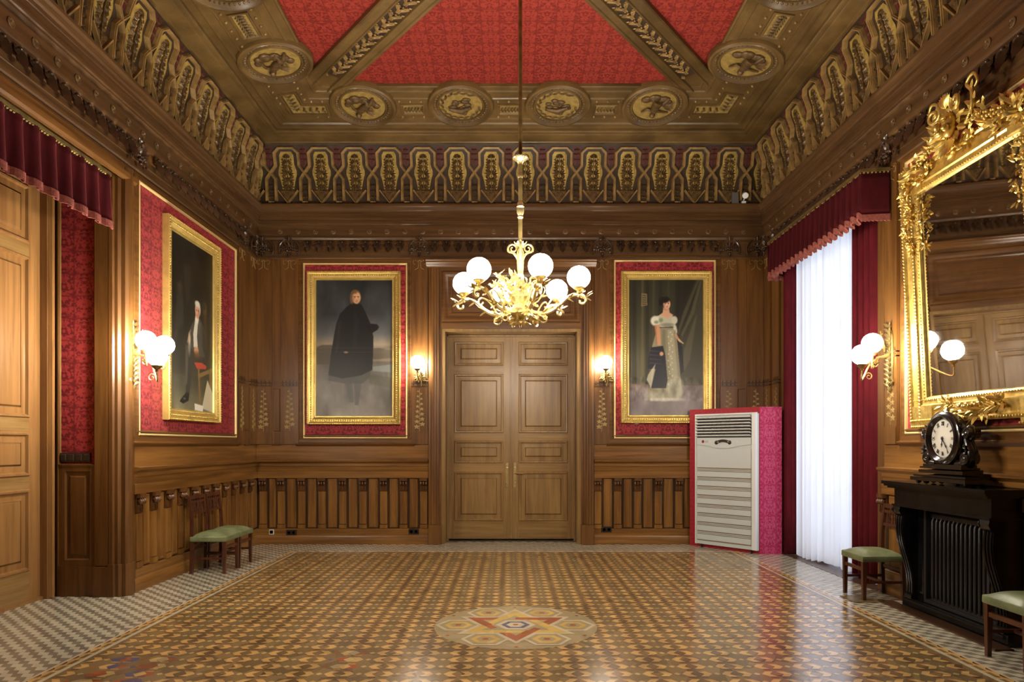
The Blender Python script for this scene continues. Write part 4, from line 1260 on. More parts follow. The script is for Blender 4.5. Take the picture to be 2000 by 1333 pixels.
# ================================================================== CHAIRS
def chair(loc, rot, label, group):
    r = tag(empty('side_chair', loc, rot), label, 'chair', group)
    w, dp = .195, .185
    m = MB()                                   # domed leather seat
    def f(u, v):
        x = (u-.5)*2; y = (v-.5)*2
        return (x*(w+.012), y*(dp+.018)-.004, .432 + .050*(1-x**4)*(1-y**4))
    m.grid(f, 14, 14)
    m.build('seat', M['leather'], r, smooth=80)
    s = MB(); W2, D2 = w+.012, dp+.018
    s.ring(-W2, W2, -D2-.004, D2-.004, [(0,.375),(-.004,.385),(-.003,.425),(0,.432),(.01,.434)])
    s.flat([(-W2,-D2-.004),(W2,-D2-.004),(W2,D2-.004),(-W2,D2-.004)], .376)
    s.build('seat_border', M['leather'], r, smooth=60)
    for q in (-1, 1):
        m = MB(); x = q*(w-.012)               # front leg, tapering
        a, b = .019, .015
        for (z0, z1, p0, p1) in ((0,.30,b,a),(.30,.38,a,.020)):
            m.add([(x-p0,-dp-p0,z0),(x+p0,-dp-p0,z0),(x+p0,-dp+p0,z0),(x-p0,-dp+p0,z0),(x-p1,-dp-p1,z1),(x+p1,-dp-p1,z1),(x+p1,-dp+p1,z1),(x-p1,-dp+p1,z1)],
                  [(0,3,2,1),(4,5,6,7),(0,1,5,4),(1,2,6,5),(2,3,7,6),(3,0,4,7)])
        m.build('leg', M['chair'], r)
        m = MB(); x = q*(w-.010)               # rear leg running up into the back post
        Z = [(0,.018,dp+.012),(.40,.018,dp),(.62,.016,dp+.006),(.905,.014,dp+.038)]
        for i in range(3):
            (z0,p0,y0),(z1,p1,y1) = Z[i], Z[i+1]
            m.add([(x-p0,y0-p0,z0),(x+p0,y0-p0,z0),(x+p0,y0+p0,z0),(x-p0,y0+p0,z0),(x-p1,y1-p1,z1),(x+p1,y1-p1,z1),(x+p1,y1+p1,z1),(x-p1,y1+p1,z1)],
                  [(0,3,2,1),(4,5,6,7),(0,1,5,4),(1,2,6,5),(2,3,7,6),(3,0,4,7)])
        m.build('leg', M['chair'], r)
        m = MB(); m.box(x-.010, x+.010, -dp+.01, dp, .165, .190); m.build('stretcher', M['chair'], r)
    for b in ((-w+.01, w-.01, -.010, .010, .166, .188), (-w+.02, w-.02, -dp-.012, -dp+.012, .285, .318), (-w+.02, w-.02, dp-.004, dp+.016, .27, .30)):
        m = MB(); m.box(*b); m.build('stretcher', M['chair'], r)
    m = MB()
    for z0, z1, y, t in ((.862,.905,dp+.036,.011),(.815,.842,dp+.029,.009),(.685,.712,dp+.014,.010)): m.box(-w+.01, w-.01, y-t, y+t, z0, z1)
    for x in (-.11, -.075, -.018, .018, .075, .11):
        m.lathe((x, dp+.021, .705), [(.006,0),(.009,.02),(.006,.03),(.011,.055),(.006,.085),(.008,.10),(.005,.115)], 8)
    for x in (-.12,-.06,0,.06,.12): m.box(x-.006, x+.006, dp+.026, dp+.038, .838, .866)
    m.build('backrest', M['chair'], r, smooth=30)
    return r
GL = 'green seated chairs along the walls'
c0 = chair((XL+.335, 8.14, 0), PI/2, 'green seated dark wood chair under the seated portrait, nearer of the pair', GL)
dup(c0, (XL+.335, 8.575, 0), PI/2, label='green seated dark wood chair under the seated portrait, farther of the pair')
dup(c0, (XR-.272, 6.76, 0), -PI/2, label='dark wood chair with green seat between the white curtain and the black fireplace')
dup(c0, (XR-.278, 4.68, 0), -PI/2, label='green seated dark wood chair nearest the camera, past the fireplace from the window')

# ================================================================== FIREPLACE, RADIATOR, CLOCK
def fireplace():
    r = tag(empty('fireplace', (XR-.02, 5.74, 0)), 'black marble fireplace with scrolled jambs under the gilt mirror', 'fireplace')
    # local: o = out from the wall, s along the wall
    fr = lambda s, h, o: (-o, s, h)
    HW = .70
    m = MB(fr)
    def slab(h0, h1, o, w): m.box(-w, w, h0, h1, 0, o)
    slab(1.135, 1.165, .345, HW); slab(1.118, 1.135, .330, HW-.012); slab(1.10, 1.118, .305, HW-.03)
    m.build('mantel_shelf', M['marble'], r)
    m = MB(fr); m.box(-HW+.06, HW-.06, .945, 1.10, 0, .255); m.box(-HW+.05, HW-.05, .935, .952, 0, .275)
    m.build('frieze', M['marble'], r)
    for q in (-1, 1):
        m = MB(fr); a, b = q*(HW-.08), q*(HW-.30)
        m.box(min(a,b), max(a,b), .085, .94, 0, .10); m.ring(min(a,b)+.02, max(a,b)-.02, .14, .90, [(0,.10),(.012,.112),(.03,.112),(.04,.10)])
        m.build('jamb', M['marble'], r)
        m = MB(fr); c = q*(HW-.115); hw = .055
        P = [(.10,.94),(.265,.94),(.275,.90),(.262,.865),(.235,.845),(.240,.80),(.243,.72),(.232,.62),(.205,.52),(.175,.42),(.152,.32),(.140,.22),(.142,.14),(.165,.12),(.165,.085),(.10,.085)]
        n = len(P)
        m.add([(c-hw,h,o) for o,h in P]+[(c+hw,h,o) for o,h in P], [(i,(i+1)%n,n+(i+1)%n,n+i) for i in range(n)]+[tuple(range(n)),tuple(range(2*n-1,n-1,-1))])
        for k in (-1,0,1):
            Q = [(c+k*.034, h, o+.002) for o,h in P[4:13]]
            m.tube(Q, .011, 6)
        for k in (-1,1): m.lathe((c+k*hw, .90, .245), [(.034,-.006),(.034,.006),(.020,.010),(.012,.006),(0,.010)], 14, 'x')
        m.build('scroll_leg', M['marble'], r, smooth=30)
    m = MB(fr); m.box(-HW+.02, HW-.02, .0, .085, 0, .158); m.box(-HW+.05, HW-.05, .045, .085, .15, .172, .008)
    m.build('plinth', M['marble'], r)
    m = MB(fr); m.box(-.42, .42, .085, .945, 0, .012); m.ring(-.42,.42,.09,.945,[(0,.012),(0,.115),(.03,.115),(.04,.03)]); m.build('fire_opening', M['black'], r)
    return r
fireplace()
def radiator():
    r = tag(empty('radiator', (XR-.09, 5.72, .085)), 'black column radiator standing inside the fireplace opening', 'radiator')
    m = MB()
    for k in range(13):
        y = -.33 + k*.055
        m.tube([(-.012,y,.05),(-.030,y,.075),(-.030,y,.74),(-.012,y,.775)], .0165, 8)
    m.build('column', M['iron'], r, smooth=60)
    m = MB(); m.box(-.030, 0, -.36, .36, .765, .80, .004); m.build('header', M['iron'], r); m = MB(); m.box(-.030, 0, -.36, .36, .03, .065, .004); m.build('header', M['iron'], r)
    for y in (-.30,.30): m = MB(); m.box(-.026, -.004, y-.015, y+.015, 0, .035); m.build('foot', M['iron'], r)
radiator()
m = MB(); m.box(XR-.335, XR-.196, 4.975, 6.56, .0008, .014)
tag(m.build('hearth_board', M['floor_wood']), 'strip of dark polished boards on the floor before the black fireplace', 'hearth')
m = MB(); m.prism([(3.27,6.50),(3.52,6.50),(3.52,6.79),(3.27,6.79)], .003, .007); m.strap([(3.28,6.51),(3.51,6.51),(3.51,6.78),(3.28,6.78)], .014, .006, .009, .3, closed=True)
tag(m.build('floor_plate', M['brass_old']), 'square brass cover plate let into the tiles by the right-hand chair', 'floor plate')

def text_faces(m, txt, fr3, size, extr=.0015):
    """letters as thin relief; fr3(u,v,e) -> local point"""
    cu = bpy.data.curves.new('t', 'FONT'); cu.body = txt; cu.size = size; cu.align_x = 'CENTER'; cu.align_y = 'CENTER'; cu.extrude = extr; cu.resolution_u = 2
    ob = bpy.data.objects.new('t', cu); COL.objects.link(ob)
    dg = bpy.context.evaluated_depsgraph_get()
    me = bpy.data.meshes.new_from_object(ob.evaluated_get(dg))
    b = len(m.V)
    for v in me.vertices: m.V.append(m.fr(*fr3(v.co.x, v.co.y, v.co.z)))
    for p in me.polygons: m.F.append([b+i for i in p.vertices]); m.M.append(m.mi)
    bpy.data.objects.remove(ob); bpy.data.curves.remove(cu); bpy.data.meshes.remove(me)
def clock():
    r = tag(empty('mantel_clock', (3.63, 5.65, 1.165)), 'black mantel clock with round white dial and scrolled sides', 'clock')
    # local: o toward the room (-x), s = along the wall; seen from the room the right hand is -s
    fr = lambda s, h, o: (-o, -s, h)
    m = MB(fr)
    m.box(-.36, .36, .028, .060, -.10, .115, .0); m.box(-.345, .345, .060, .085, -.09, .10, .004)
    m.box(-.30, .30, .085, .135, -.07, .085, .012); m.box(-.27, .27, .135, .150, -.065, .085); m.box(-.25, .25, .150, .172, -.055, .07)
    m.build('base', M['ebony'], r)
    for x in (-.31, -.20, .20, .31):
        
        for oo in (.07, -.06): m = MB(fr); m.ball((x,.0185,oo), .022, 8, 6, (1,.8,1)); m.build('foot', M['ebony'], r, smooth=80)
    m = MB(fr); CH = .385
    m.lathe((0,CH,0), [(.175,-.025),(.205,-.02),(.205,.03),(.222,.035),(.228,.050),(.222,.066),(.208,.072),(.200,.084),(.182,.088),(.172,.074),(.160,.066),(.155,.050)], 48, 'z')
    m.box(-.15, .15, .170, .30, -.03, .03)
    m.build('drum', M['ebony'], r, smooth=40)
    for q in (-1, 1):      # carved scrolls either side
        m = MB(fr)
        P = scroll_pts([(q*.13,.175,0),(q*.24,.195,0),(q*.27,.26,0),(q*.235,.33,0),(q*.225,.40,0),(q*.255,.455,0),(q*.285,.42,0),(q*.265,.385,0)])
        n = len(P); m.tube(P, [.052-.022*i/n for i in range(n)], 10)
        m.lathe((q*.262,.425,0), [(.045,-.05),(.048,-.04),(.048,.04),(.045,.05),(.028,.056),(.016,.050),(0,.058)], 16, 'z')
        m.lathe((q*.245,.225,0), [(.050,-.05),(.054,-.04),(.054,.04),(.050,.05),(.030,.056),(.016,.050),(0,.058)], 16, 'z')
        for a in (20, 60, 100, 140): 
            t = math.radians(a); m.leaf((q*.215,.44,.02), (q*math.cos(t),math.sin(t),.25), (0,0,1), .085, .04, .35, .2)
        for a in (-30, 10, 50):
            t = math.radians(a); m.leaf((q*.23,.29,.03), (q*math.cos(t),math.sin(t),.35), (0,0,1), .075, .04, .35, .2)
        m.build('side_scroll', M['ebony'], r, smooth=45)
    m = MB(fr); m.lathe((0,CH,.052), [(.157,0),(.150,.003),(0,.006)], 40, 'z'); d = m.build('dial', M['dial'], r, smooth=60)
    nums = ['XII','I','II','III','IIII','V','VI','VII','VIII','IX','X','XI']
    for k, t in enumerate(nums):
        a = PI/2 - 2*PI*k/12; c, s = math.cos(a), math.sin(a); R = .122; m = MB(fr)
        # numerals stand with their feet to the centre
        text_faces(m, t, lambda u, v, e, c=c, s=s: (R*c + u*s*.62 + v*c, CH + R*s - u*c*.62 + v*s, .0585+e), .050)
        m.build('numeral', M['ink'], d)
    m = MB(fr)
    def hand(ang, L, w, z):
        c, s = math.cos(ang), math.sin(ang)
        m.prism([(c*p - s*q, CH + s*p + c*q) for p, q in ((-.018,-w),(L*.55,-w),(L*.62,-w*2.4),(L*.72,-w*2.4),(L*.78,-w),(L,0),(L*.78,w),(L*.72,w*2.4),(L*.62,w*2.4),(L*.55,w),(-.018,w))], z, z+.003)
    hand(PI/2-2*PI*(6.4/12), .075, .0035, .0600); hand(PI/2-2*PI*(24/60), .118, .0025, .0635)
    m.lathe((0,CH,.060), [(.012,0),(.012,.008),(0,.010)], 12, 'z')
    m.build('hands', M['ink'], d)
    return r
clock()

# ================================================================== GILT MIRROR
def gilt_mirror():
    Yc, hw, z0, z1, fw = 5.55, .845, 1.70, 3.98, .235
    lean = math.radians(2.75)
    r = tag(empty('mirror', (XR-.055, Yc, z0)), 'tall mirror in carved gilt frame leaning forward above the fireplace', 'mirror')
    r.rotation_euler = (0, -lean, 0)
    H = z1-z0
    fr = lambda s, h, o: (-o, s, h)
    m = MB(fr)
    m.ring(-hw, hw, 0, H, [(0,0),(0,.055),(.012,.066),(.030,.062),(.042,.045),(.075,.040),(.115,.046),(.135,.056),(.155,.056),(.165,.042),(.185,.040),(.200,.046),(fw-.012,.036),(fw,.014)])
    m.mi = 0
    for s in (-1, 1):        # stepped corner blocks
        a, b = s*hw, s*(hw-.33)
        m.box(min(a,b)-(.02 if s<0 else 0), max(a,b)+(.02 if s>0 else 0), H-.22, H+.055, .0, .058, .01)
        m.box(min(a,b)-(.02 if s<0 else 0), max(a,b)+(.02 if s>0 else 0), -.05, .16, .0, .058, .01)
    f = m.build('frame', M['gold'], r, smooth=30)
    # bead and leaf rows on the frame, each row a strip of its own
    n = int(H/.030); nw = int(2*hw/.030)
    A = MB(fr); B = {-1: MB(fr), 1: MB(fr)}; C = MB(fr)
    for k in range(n):
        h = (k+.5)*H/n
        for s in (-1, 1):
            A.ball((s*(hw-.021),h,.066), .011, 6, 4); B[s].leaf((s*(hw-.155),h-.012,.056), (s*.5,1,.2), (0,0,1), .032, .018, .4)
            C.ball((s*(hw-.205),h,.046), .007, 5, 4)
    for k in range(nw):
        s = -hw+(k+.5)*2*hw/nw
        for h in (.021, H-.021): A.ball((s,h,.066), .011, 6, 4)
        for h in (.205, H-.205): C.ball((s,h,.046), .007, 5, 4)
    A.build('bead_row', M['gold'], f, smooth=70); B[1].build('leaf_row', M['gold'], f, smooth=70); B[-1].build('leaf_row', M['gold'], f, smooth=70); C.build('bead_row', M['gold'], f, smooth=70)
    for s in (-1, 1):
        for h0 in (H+.04, -.035):
            m = MB(fr)
            for k in range(11): m.ball((s*(hw-.02)-s*k*.030,h0,.060), .012, 6, 4)
            m.build('bead_row', M['gold'], f, smooth=70)
    g = MB(fr); g.box(-hw+fw-.006, hw-fw+.006, fw-.006, H-fw+.006, .004, .012); g.build('mirror_glass', M['mirror'], r)
    k = MB(fr); k.ring(-hw+fw-.010, hw-fw+.010, fw-.010, H-fw+.010, [(0,.012),(0,.020),(.008,.020),(.008,.0125)]); k.build('glass_slip', M['black'], r)
    rnd = random.Random(5)
    def spray(m, c, n, rad, L, out=.05):
        for _ in range(n):
            a = rnd.uniform(0, 2*PI); q = rnd.uniform(0, rad)
            m.leaf((c[0]+q*math.cos(a), c[1]+q*math.sin(a), c[2]+rnd.uniform(-.01,.02)), (math.cos(a+rnd.uniform(-.6,.6)), math.sin(a+rnd.uniform(-.6,.6)), rnd.uniform(0,.7)), (0,0,1), L*rnd.uniform(.7,1.2), L*.48, .35, rnd.uniform(-.1,.35))
    for s in (-1, 1):        # corner garlands hanging down the uprights
        m = MB(fr)
        for k in range(12):
            h = H-.10-.055*k; w = s*(hw-.115+.03*math.sin(k))
            spray(m, (w,h,.055), 7, .045*(1.2-.05*k), .062)
            if k % 2 == 0: 
                for j in range(5): m.ball((w+.02*math.cos(j*1.26),h+.02*math.sin(j*1.26),.085), .016, 6, 4)
        for k in range(7):
            w = s*(hw-.10-.055*k); spray(m, (w,H-.10,.055), 7, .045, .065)
        m.build('garland', M['gold'], r, smooth=60); m = MB(fr)
        for k in range(9): spray(m, (s*(hw-fw-.035+.01*math.sin(k*2)), H-fw-.03-.055*k, .035), 4, .018, .05)
        m.build('garland', M['gold'], r, smooth=60)
    m = MB(fr)               # crest: beast mask with ram horns, scrolls, wings and leaves
    cy = H+.09
    def pt(s, h, o): return (s*1.1, cy+h*1.12, o*1.05)
    m.ball(pt(.02,.03,.12), .088, 14, 10, (.9,1.15,.8))                       # mask
    m.ball(pt(.02,.015,.205), .026, 10, 7, (.9,1.5,1.0)); m.ball(pt(.02,-.035,.195), .040, 10, 7, (1.15,.6,.8))
    for s in (-1, 1):
        m.ball(pt(.02+s*.036,.062,.180), .026, 8, 6, (1.3,.6,.7)); m.ball(pt(.02+s*.045,-.005,.175), .032, 8, 6)
    for k in range(18):                                                        # mane of leaves
        a = 2*PI*k/18 + .1; L = .135 + .03*math.cos(3*a)
        m.leaf(pt(.02+.070*math.cos(a),.03+.085*math.sin(a),.10), (math.cos(a),math.sin(a),.12), (0,0,1), L, .058, .4, .25 if k % 2 else -.1)
    for k in range(9):
        a = math.radians(-160+35*k/1.6); m.leaf(pt(.02+.05*math.cos(a),-.07+.03*math.sin(a),.12), (math.cos(a),math.sin(a)-.2,.2), (0,0,1), .12, .05, .4, .25)
    for s in (-1, 1):
        m.spiral(pt(.02+s*.125,.150,.14), (s,0,.2), (0,1,0), .070, .012, 2.4, 1.5, .021, 22, 7)
        m.spiral(pt(.02+s*.150,-.115,.09), (s,0,.1), (0,-1,0), .055, .010, 2.4, 1.4, .018, 20, 6)
        P = scroll_pts([pt(s*.10,-.04,.08),pt(s*.20,.04,.09),pt(s*.215,.16,.09),pt(s*.165,.235,.09),pt(s*.235,.275,.09),pt(s*.275,.21,.09),pt(s*.245,.18,.09)])
        n = len(P); m.tube(P, [.022-.012*i/n for i in range(n)], 7)
        for i in (4, 9, 14): m.leaf(P[i], (s,.5,.2), (0,0,1), .085, .036, .35, .2)
        for k in range(10):
            w = s*(.16+.052*k); h = .03+.05*math.sin(k*1.1)-.02*k
            spray(m, pt(w,h-.02,.06), 8, .05, .092)
        for k in range(5):
            for j in range(5): m.ball(pt(s*(.20+.07*k)+.022*math.cos(j*1.26),-.02-.02*k+.022*math.sin(j*1.26),.095), .017, 6, 4)
    for k in range(7): m.leaf(pt(.02,.15,.13), ((k-3)*.28,1,.15), (0,0,1), .12, .045, .35)
    for k in range(5): spray(m, pt(-.16+.08*k,-.13,.06), 6, .04, .075)
    m.build('crest', M['gold'], r, smooth=60)
    m = MB(fr)               # leaf spray at the foot
    for k in range(13):
        w = -.36+.06*k; spray(m, (w,.10+.035*math.cos(k*.52),.055), 8, .05, .085)
        m.leaf((w,.10,.07), (.8 if w < 0 else -.8,.3,.05), (0,0,1), .13, .04, .3)
    for j in range(9): m.ball((-.10+.025*j,.125+.012*math.sin(j*2),.09), .018, 7, 5)
    m.build('foot_spray', M['gold'], r, smooth=60)
gilt_mirror()

# ================================================================== WINDOW HANGINGS
def cloth(name, path, z0, z1, mat, parent=None, nz=10, thick=.006, hem=None, pinch=None, tol=70):
    """sheet hung from a plan path [(x,y)...]; hem(i) changes the bottom"""
    m = MB(); n = len(path)
    for j in range(nz+1):
        t = j/nz
        for i, (x, y) in enumerate(path):
            zb = z0 + (hem(i) if hem else 0)
            m.V.append((x, y, z1+(zb-z1)*t))
    for j in range(nz):
        for i in range(n-1):
            m.F.append([j*n+i, j*n+i+1, (j+1)*n+i+1, (j+1)*n+i]); m.M.append(0)
    o = m.build(name, mat, parent, smooth=tol)
    s = o.modifiers.new('thickness', 'SOLIDIFY'); s.thickness = thick
    return o
rnd = random.Random(11)
# sheer voile
N = 150; path = []
for i in range(N+1):
    f = i/N; y = 7.90+1.30*f
    path.append((4.0-.14*f+.050*math.sin(f*2*PI*10.5+.9*math.sin(f*17))+.012*math.sin(f*57), y))
tag(cloth('sheer_curtain', path, .03, 4.22, M['sheer'], None, 14, .0, hem=lambda i: .014*math.sin(i*.5)), 'long white sheer curtain glowing with daylight at the window', 'curtain')
for o in [COL.objects['sheer_curtain']]: o.modifiers.clear()
def drape(y0, y1, x, k, ph): 
    n = 60; return [(x+.075*math.sin(ph+i/n*2*PI*k)+.012*math.sin(i*.9), y0+(y1-y0)*i/n) for i in range(n+1)]
tag(cloth('drape', drape(7.22, 7.82, 3.93, 4.5, 0), .02, 4.22, M['drape'], None, 8), 'crimson velvet drape hanging at the near side of the window, beside the two-globe light', 'curtain', 'velvet window drapes')
tag(cloth('drape', drape(9.23, 9.37, 3.82, 1.5, 1), .02, 4.15, M['drape'], None, 8), 'crimson velvet drape hanging at the far side of the window, behind the air conditioner', 'curtain', 'velvet window drapes')

def valance(name, corners, z1, z0, npl, amp, label, step, flat_last=False):
    """pleated pelmet along a plan polyline of corners, salmon fringe on the lower edge"""
    P = []; H = []
    for a in range(len(corners)-1):
        (xa,ya),(xb,yb) = corners[a], corners[a+1]; L = math.hypot(xb-xa,yb-ya); nx, ny = -(yb-ya)/L, (xb-xa)/L
        flat = flat_last and a == len(corners)-2
        n = max(6, int(L/.012))
        for i in range(n + (1 if a == len(corners)-2 else 0)):
            f = i/n; ph = f*L/step
            s = math.sin(2*PI*ph)
            off = 0 if flat else amp*(abs(s)**.6*(1 if s > 0 else -1))
            P.append((xa+(xb-xa)*f+nx*off, ya+(yb-ya)*f+ny*off)); H.append(0 if flat else .022*((ph*1.0) % 1.0) - .012*s)
    root = tag(empty(name, (corners[0][0], corners[0][1], z0)), label, 'valance')
    inv = Matrix.Translation((-corners[0][0], -corners[0][1], -z0))
    n = len(P); m = MB(); nz = 6
    cx = sum(p[0] for p in P)/n; 
    for j in range(nz+1):
        t = j/nz
        for i, (x, y) in enumerate(P):
            # pleats fade towards the gathered top
            b = base_at(corners, P, i)
            k = .35+.65*t
            m.V.append((b[0]+(x-b[0])*k, b[1]+(y-b[1])*k, z1+(z0+H[i]-z1)*t))
    for j in range(nz):
        for i in range(n-1): m.F.append([j*n+i,j*n+i+1,(j+1)*n+i+1,(j+1)*n+i]); m.M.append(0)
    o = m.build('cloth', M['velvet'], root, smooth=70); o.matrix_parent_inverse = inv
    o.modifiers.new('thickness','SOLIDIFY').thickness = .006
    m = MB()
    for j in range(3):
        for i, (x, y) in enumerate(P): m.V.append((x, y, z0+H[i]+.012-(.062*j/2) - (.004*(i % 3) if j == 2 else 0)))
    for j in range(2):
        for i in range(n-1): m.F.append([j*n+i,j*n+i+1,(j+1)*n+i+1,(j+1)*n+i]); m.M.append(0)
    o = m.build('fringe', M['fringe'], root); o.matrix_parent_inverse = inv
    q = o.modifiers.new('thickness','SOLIDIFY'); q.thickness = .014; q.offset = 0
    m = MB()
    for a in range(len(corners)-1):
        (xa,ya),(xb,yb) = corners[a], corners[a+1]
        m.tube([(xa,ya,z1+.012),(xb,yb,z1+.012)], .022, 4)
        L = math.hypot(xb-xa,yb-ya); k = int(L/.035)
        for i in range(k):
            f = (i+.5)/k; m.ball((xa+(xb-xa)*f, ya+(yb-ya)*f, z1-.012), .009, 5, 4, (1.6,1.6,1))
    o = m.build('pelmet_rail', M['brass_old'], root); o.matrix_parent_inverse = inv
    return root
def base_at(corners, P, i):
    best = None
    for a in range(len(corners)-1):
        (xa,ya),(xb,yb) = corners[a], corners[a+1]; d = Vector((xb-xa,yb-ya)); v = Vector((P[i][0]-xa,P[i][1]-ya))
        t = max(0, min(1, v.dot(d)/d.dot(d))); q = Vector((xa,ya))+d*t; e = (Vector(P[i])-q).length
        if best is None or e < best[0]: best = (e, q)
    return tuple(best[1])
valance('valance', [(XR-.05, 9.46), (3.55, 9.40), (3.55, 6.90), (XR-.05, 6.86)], 4.245, 3.80, 20, .030, 'crimson velvet pelmet with salmon fringe boxed over the window', .125, True)
valance('valance', [(XL-.05, 6.66), (XL-.05, 4.70)], 4.11, 3.645, 10, .045, 'crimson velvet pelmet with salmon fringe over the side door', .20)
# ================================================================== AIR CONDITIONER
def air_conditioner():
    A, B = Vector((2.755,10.17,0)), Vector((3.435,9.39,0))
    d = (B-A).normalized(); nrm = Vector((d.y,-d.x,0)); 
    if nrm.y > 0: nrm = -nrm
    Wd = (B-A).length; Hh = 2.02
    # wallpapered casing standing in the corner
    c = MB(); poly = [(2.70,10.235),(A.x,A.y),(B.x,B.y),(3.735,9.39),(3.735,10.235)]
    n = len(poly); c.add([(x,y,0.0) for x,y in poly]+[(x,y,Hh) for x,y in poly], [tuple(range(n-1,-1,-1)),tuple(range(n,2*n))])
    c.mi = 1
    for i in range(n):
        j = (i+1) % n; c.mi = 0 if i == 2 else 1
        c.add([(*poly[i],0),(*poly[j],0),(*poly[j],Hh),(*poly[i],Hh)], [(0,1,2,3)])
    tag(c.build('corner_casing', [M['paper_daylit'], M['paper_f']], fix=True), 'crimson papered corner casing wrapped round the white air conditioner', 'casing')
    o0 = A + nrm*.004
    r = tag(empty('air_conditioner', (o0.x, o0.y, 0)), 'tall cream floor-standing air conditioner in red casing by the window', 'air conditioner')
    r.rotation_euler = (0, 0, math.atan2(d.y, d.x))
    fr = lambda s, h, o: (s, -o, h)
    W0, W1 = .045, Wd-.012
    m = MB(fr)
    m.box(W0, W1, .045, 1.93, 0, .045, .006); m.build('body', M['plastic'], r)
    m = MB(fr); m.box(W1-.075, W1, .045, 1.945, .04, .075, .01); m.box(W0, W0+.022, .045, 1.935, .04, .066, .006); m.box(W0, W1, 1.915, 1.945, .04, .070, .006)
    m.build('side_trim', M['plastic_w'], r)
    a, b = W0+.03, W1-.085
    m = MB(fr); m.box(a, b, 1.60, 1.90, .043, .047); m.build('outlet_recess', M['black'], r)
    for k in range(7):
        m = MB(fr); h = 1.615+.043*k
        m.add([(a,h,.050),(b,h,.050),(b,h+.012,.086),(a,h+.012,.086),(a,h+.010,.050),(b,h+.010,.050),(b,h+.024,.086),(a,h+.024,.086)], [(0,1,2,3),(4,7,6,5),(0,4,5,1),(3,2,6,7),(0,3,7,4),(1,5,6,2)])
        m.build('louvre', M['plastic_w'], r)
    m = MB(fr)
    for k in range(12): m.box(a+.03+k*(b-a)/12, a+.036+k*(b-a)/12, 1.61, 1.90, .046, .058)
    m.build('inner_vane', M['iron'], r)
    # control fascia, curved on its lower edge
    m = MB(fr); N = 20; P = [(a+(b-a)*i/N, 1.50-.055*math.sin(PI*i/N)**2) for i in range(N+1)]
    m.prism([(a,1.59)]+P+[(b,1.59)], .044, .058); m.build('control_fascia', M['plastic'], r)
    mid = (a+b)/2
    m = MB(fr); Q = []
    for i in range(13): t = i/12; Q.append((mid-.115+.23*t, 1.505+.030*math.sin(PI*t)))
    for i in range(13): t = 1-i/12; Q.append((mid-.125+.25*t, 1.545+.030*math.sin(PI*t)))
    m.prism(Q, .057, .066, .003); m.ball((mid-.105,1.530,.060), .030, 10, 6, (1,1,.25)); m.ball((mid+.105,1.530,.060), .030, 10, 6, (1,1,.25)); m.build('display', M['socket'], r, smooth=40)
    for x, y in ((mid-.075,1.536),(mid+.085,1.540),(mid+.13,1.50),(mid-.21,1.545),(mid+.22,1.545)): m = MB(fr); m.ball((x,y,.066 if abs(x-mid) < .1 else .058), .008, 8, 5, (1.6,.7,.3)); m.build('indicator', M['plastic_w'], r)
    m = MB(fr); m.mi = 0; m.lathe((a+.105,1.545,.058), [(.022,0),(.022,.002),(.014,.002),(.014,0)], 18, 'z'); m.ball((a+.10,1.548,.059), .006, 6, 4, (1,1,.3))
    m.mi = 1; text_faces(m, 'LG', lambda u, v, e: (a+.165+u, 1.545+v, .0585+e), .046)
    m.build('maker_mark', [M['red_mark'], M['metal']], r)
    # ribbed intake panel
    m = MB(fr); m.box(a, b, 1.165, 1.44, .044, .054, .004); m.build('front_panel', M['plastic'], r)
    m = MB(fr)
    for k in range(8):
        h0 = .115+.131*k; m.box(a, b, h0, h0+.080, .044, .056, .004)
        for j in (0, 1): m.box(a, b, h0+.088+.019*j, h0+.100+.019*j, .044, .054, .002)
    m.build('intake_grille', M['plastic'], r)
    m = MB(fr); m.box(a, b, .10, 1.165, .0435, .0455); m.build('grille_shadow_gap', M['gap'], r)  # darker tan sheet stands in for the shade between the slats
    for x in (W0+.09, W1-.10): m = MB(fr); m.tube([(x,.0,.02),(x,.05,.02)], .014, 8); m.build('foot', M['iron'], r)
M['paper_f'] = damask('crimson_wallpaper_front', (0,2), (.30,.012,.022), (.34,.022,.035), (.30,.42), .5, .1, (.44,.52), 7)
M['red_mark'] = plain('red_enamel', (.30,.03,.02), .4)
M['gap'] = plain('tan_gap_shade', (.23,.18,.10), .5)
air_conditioner()

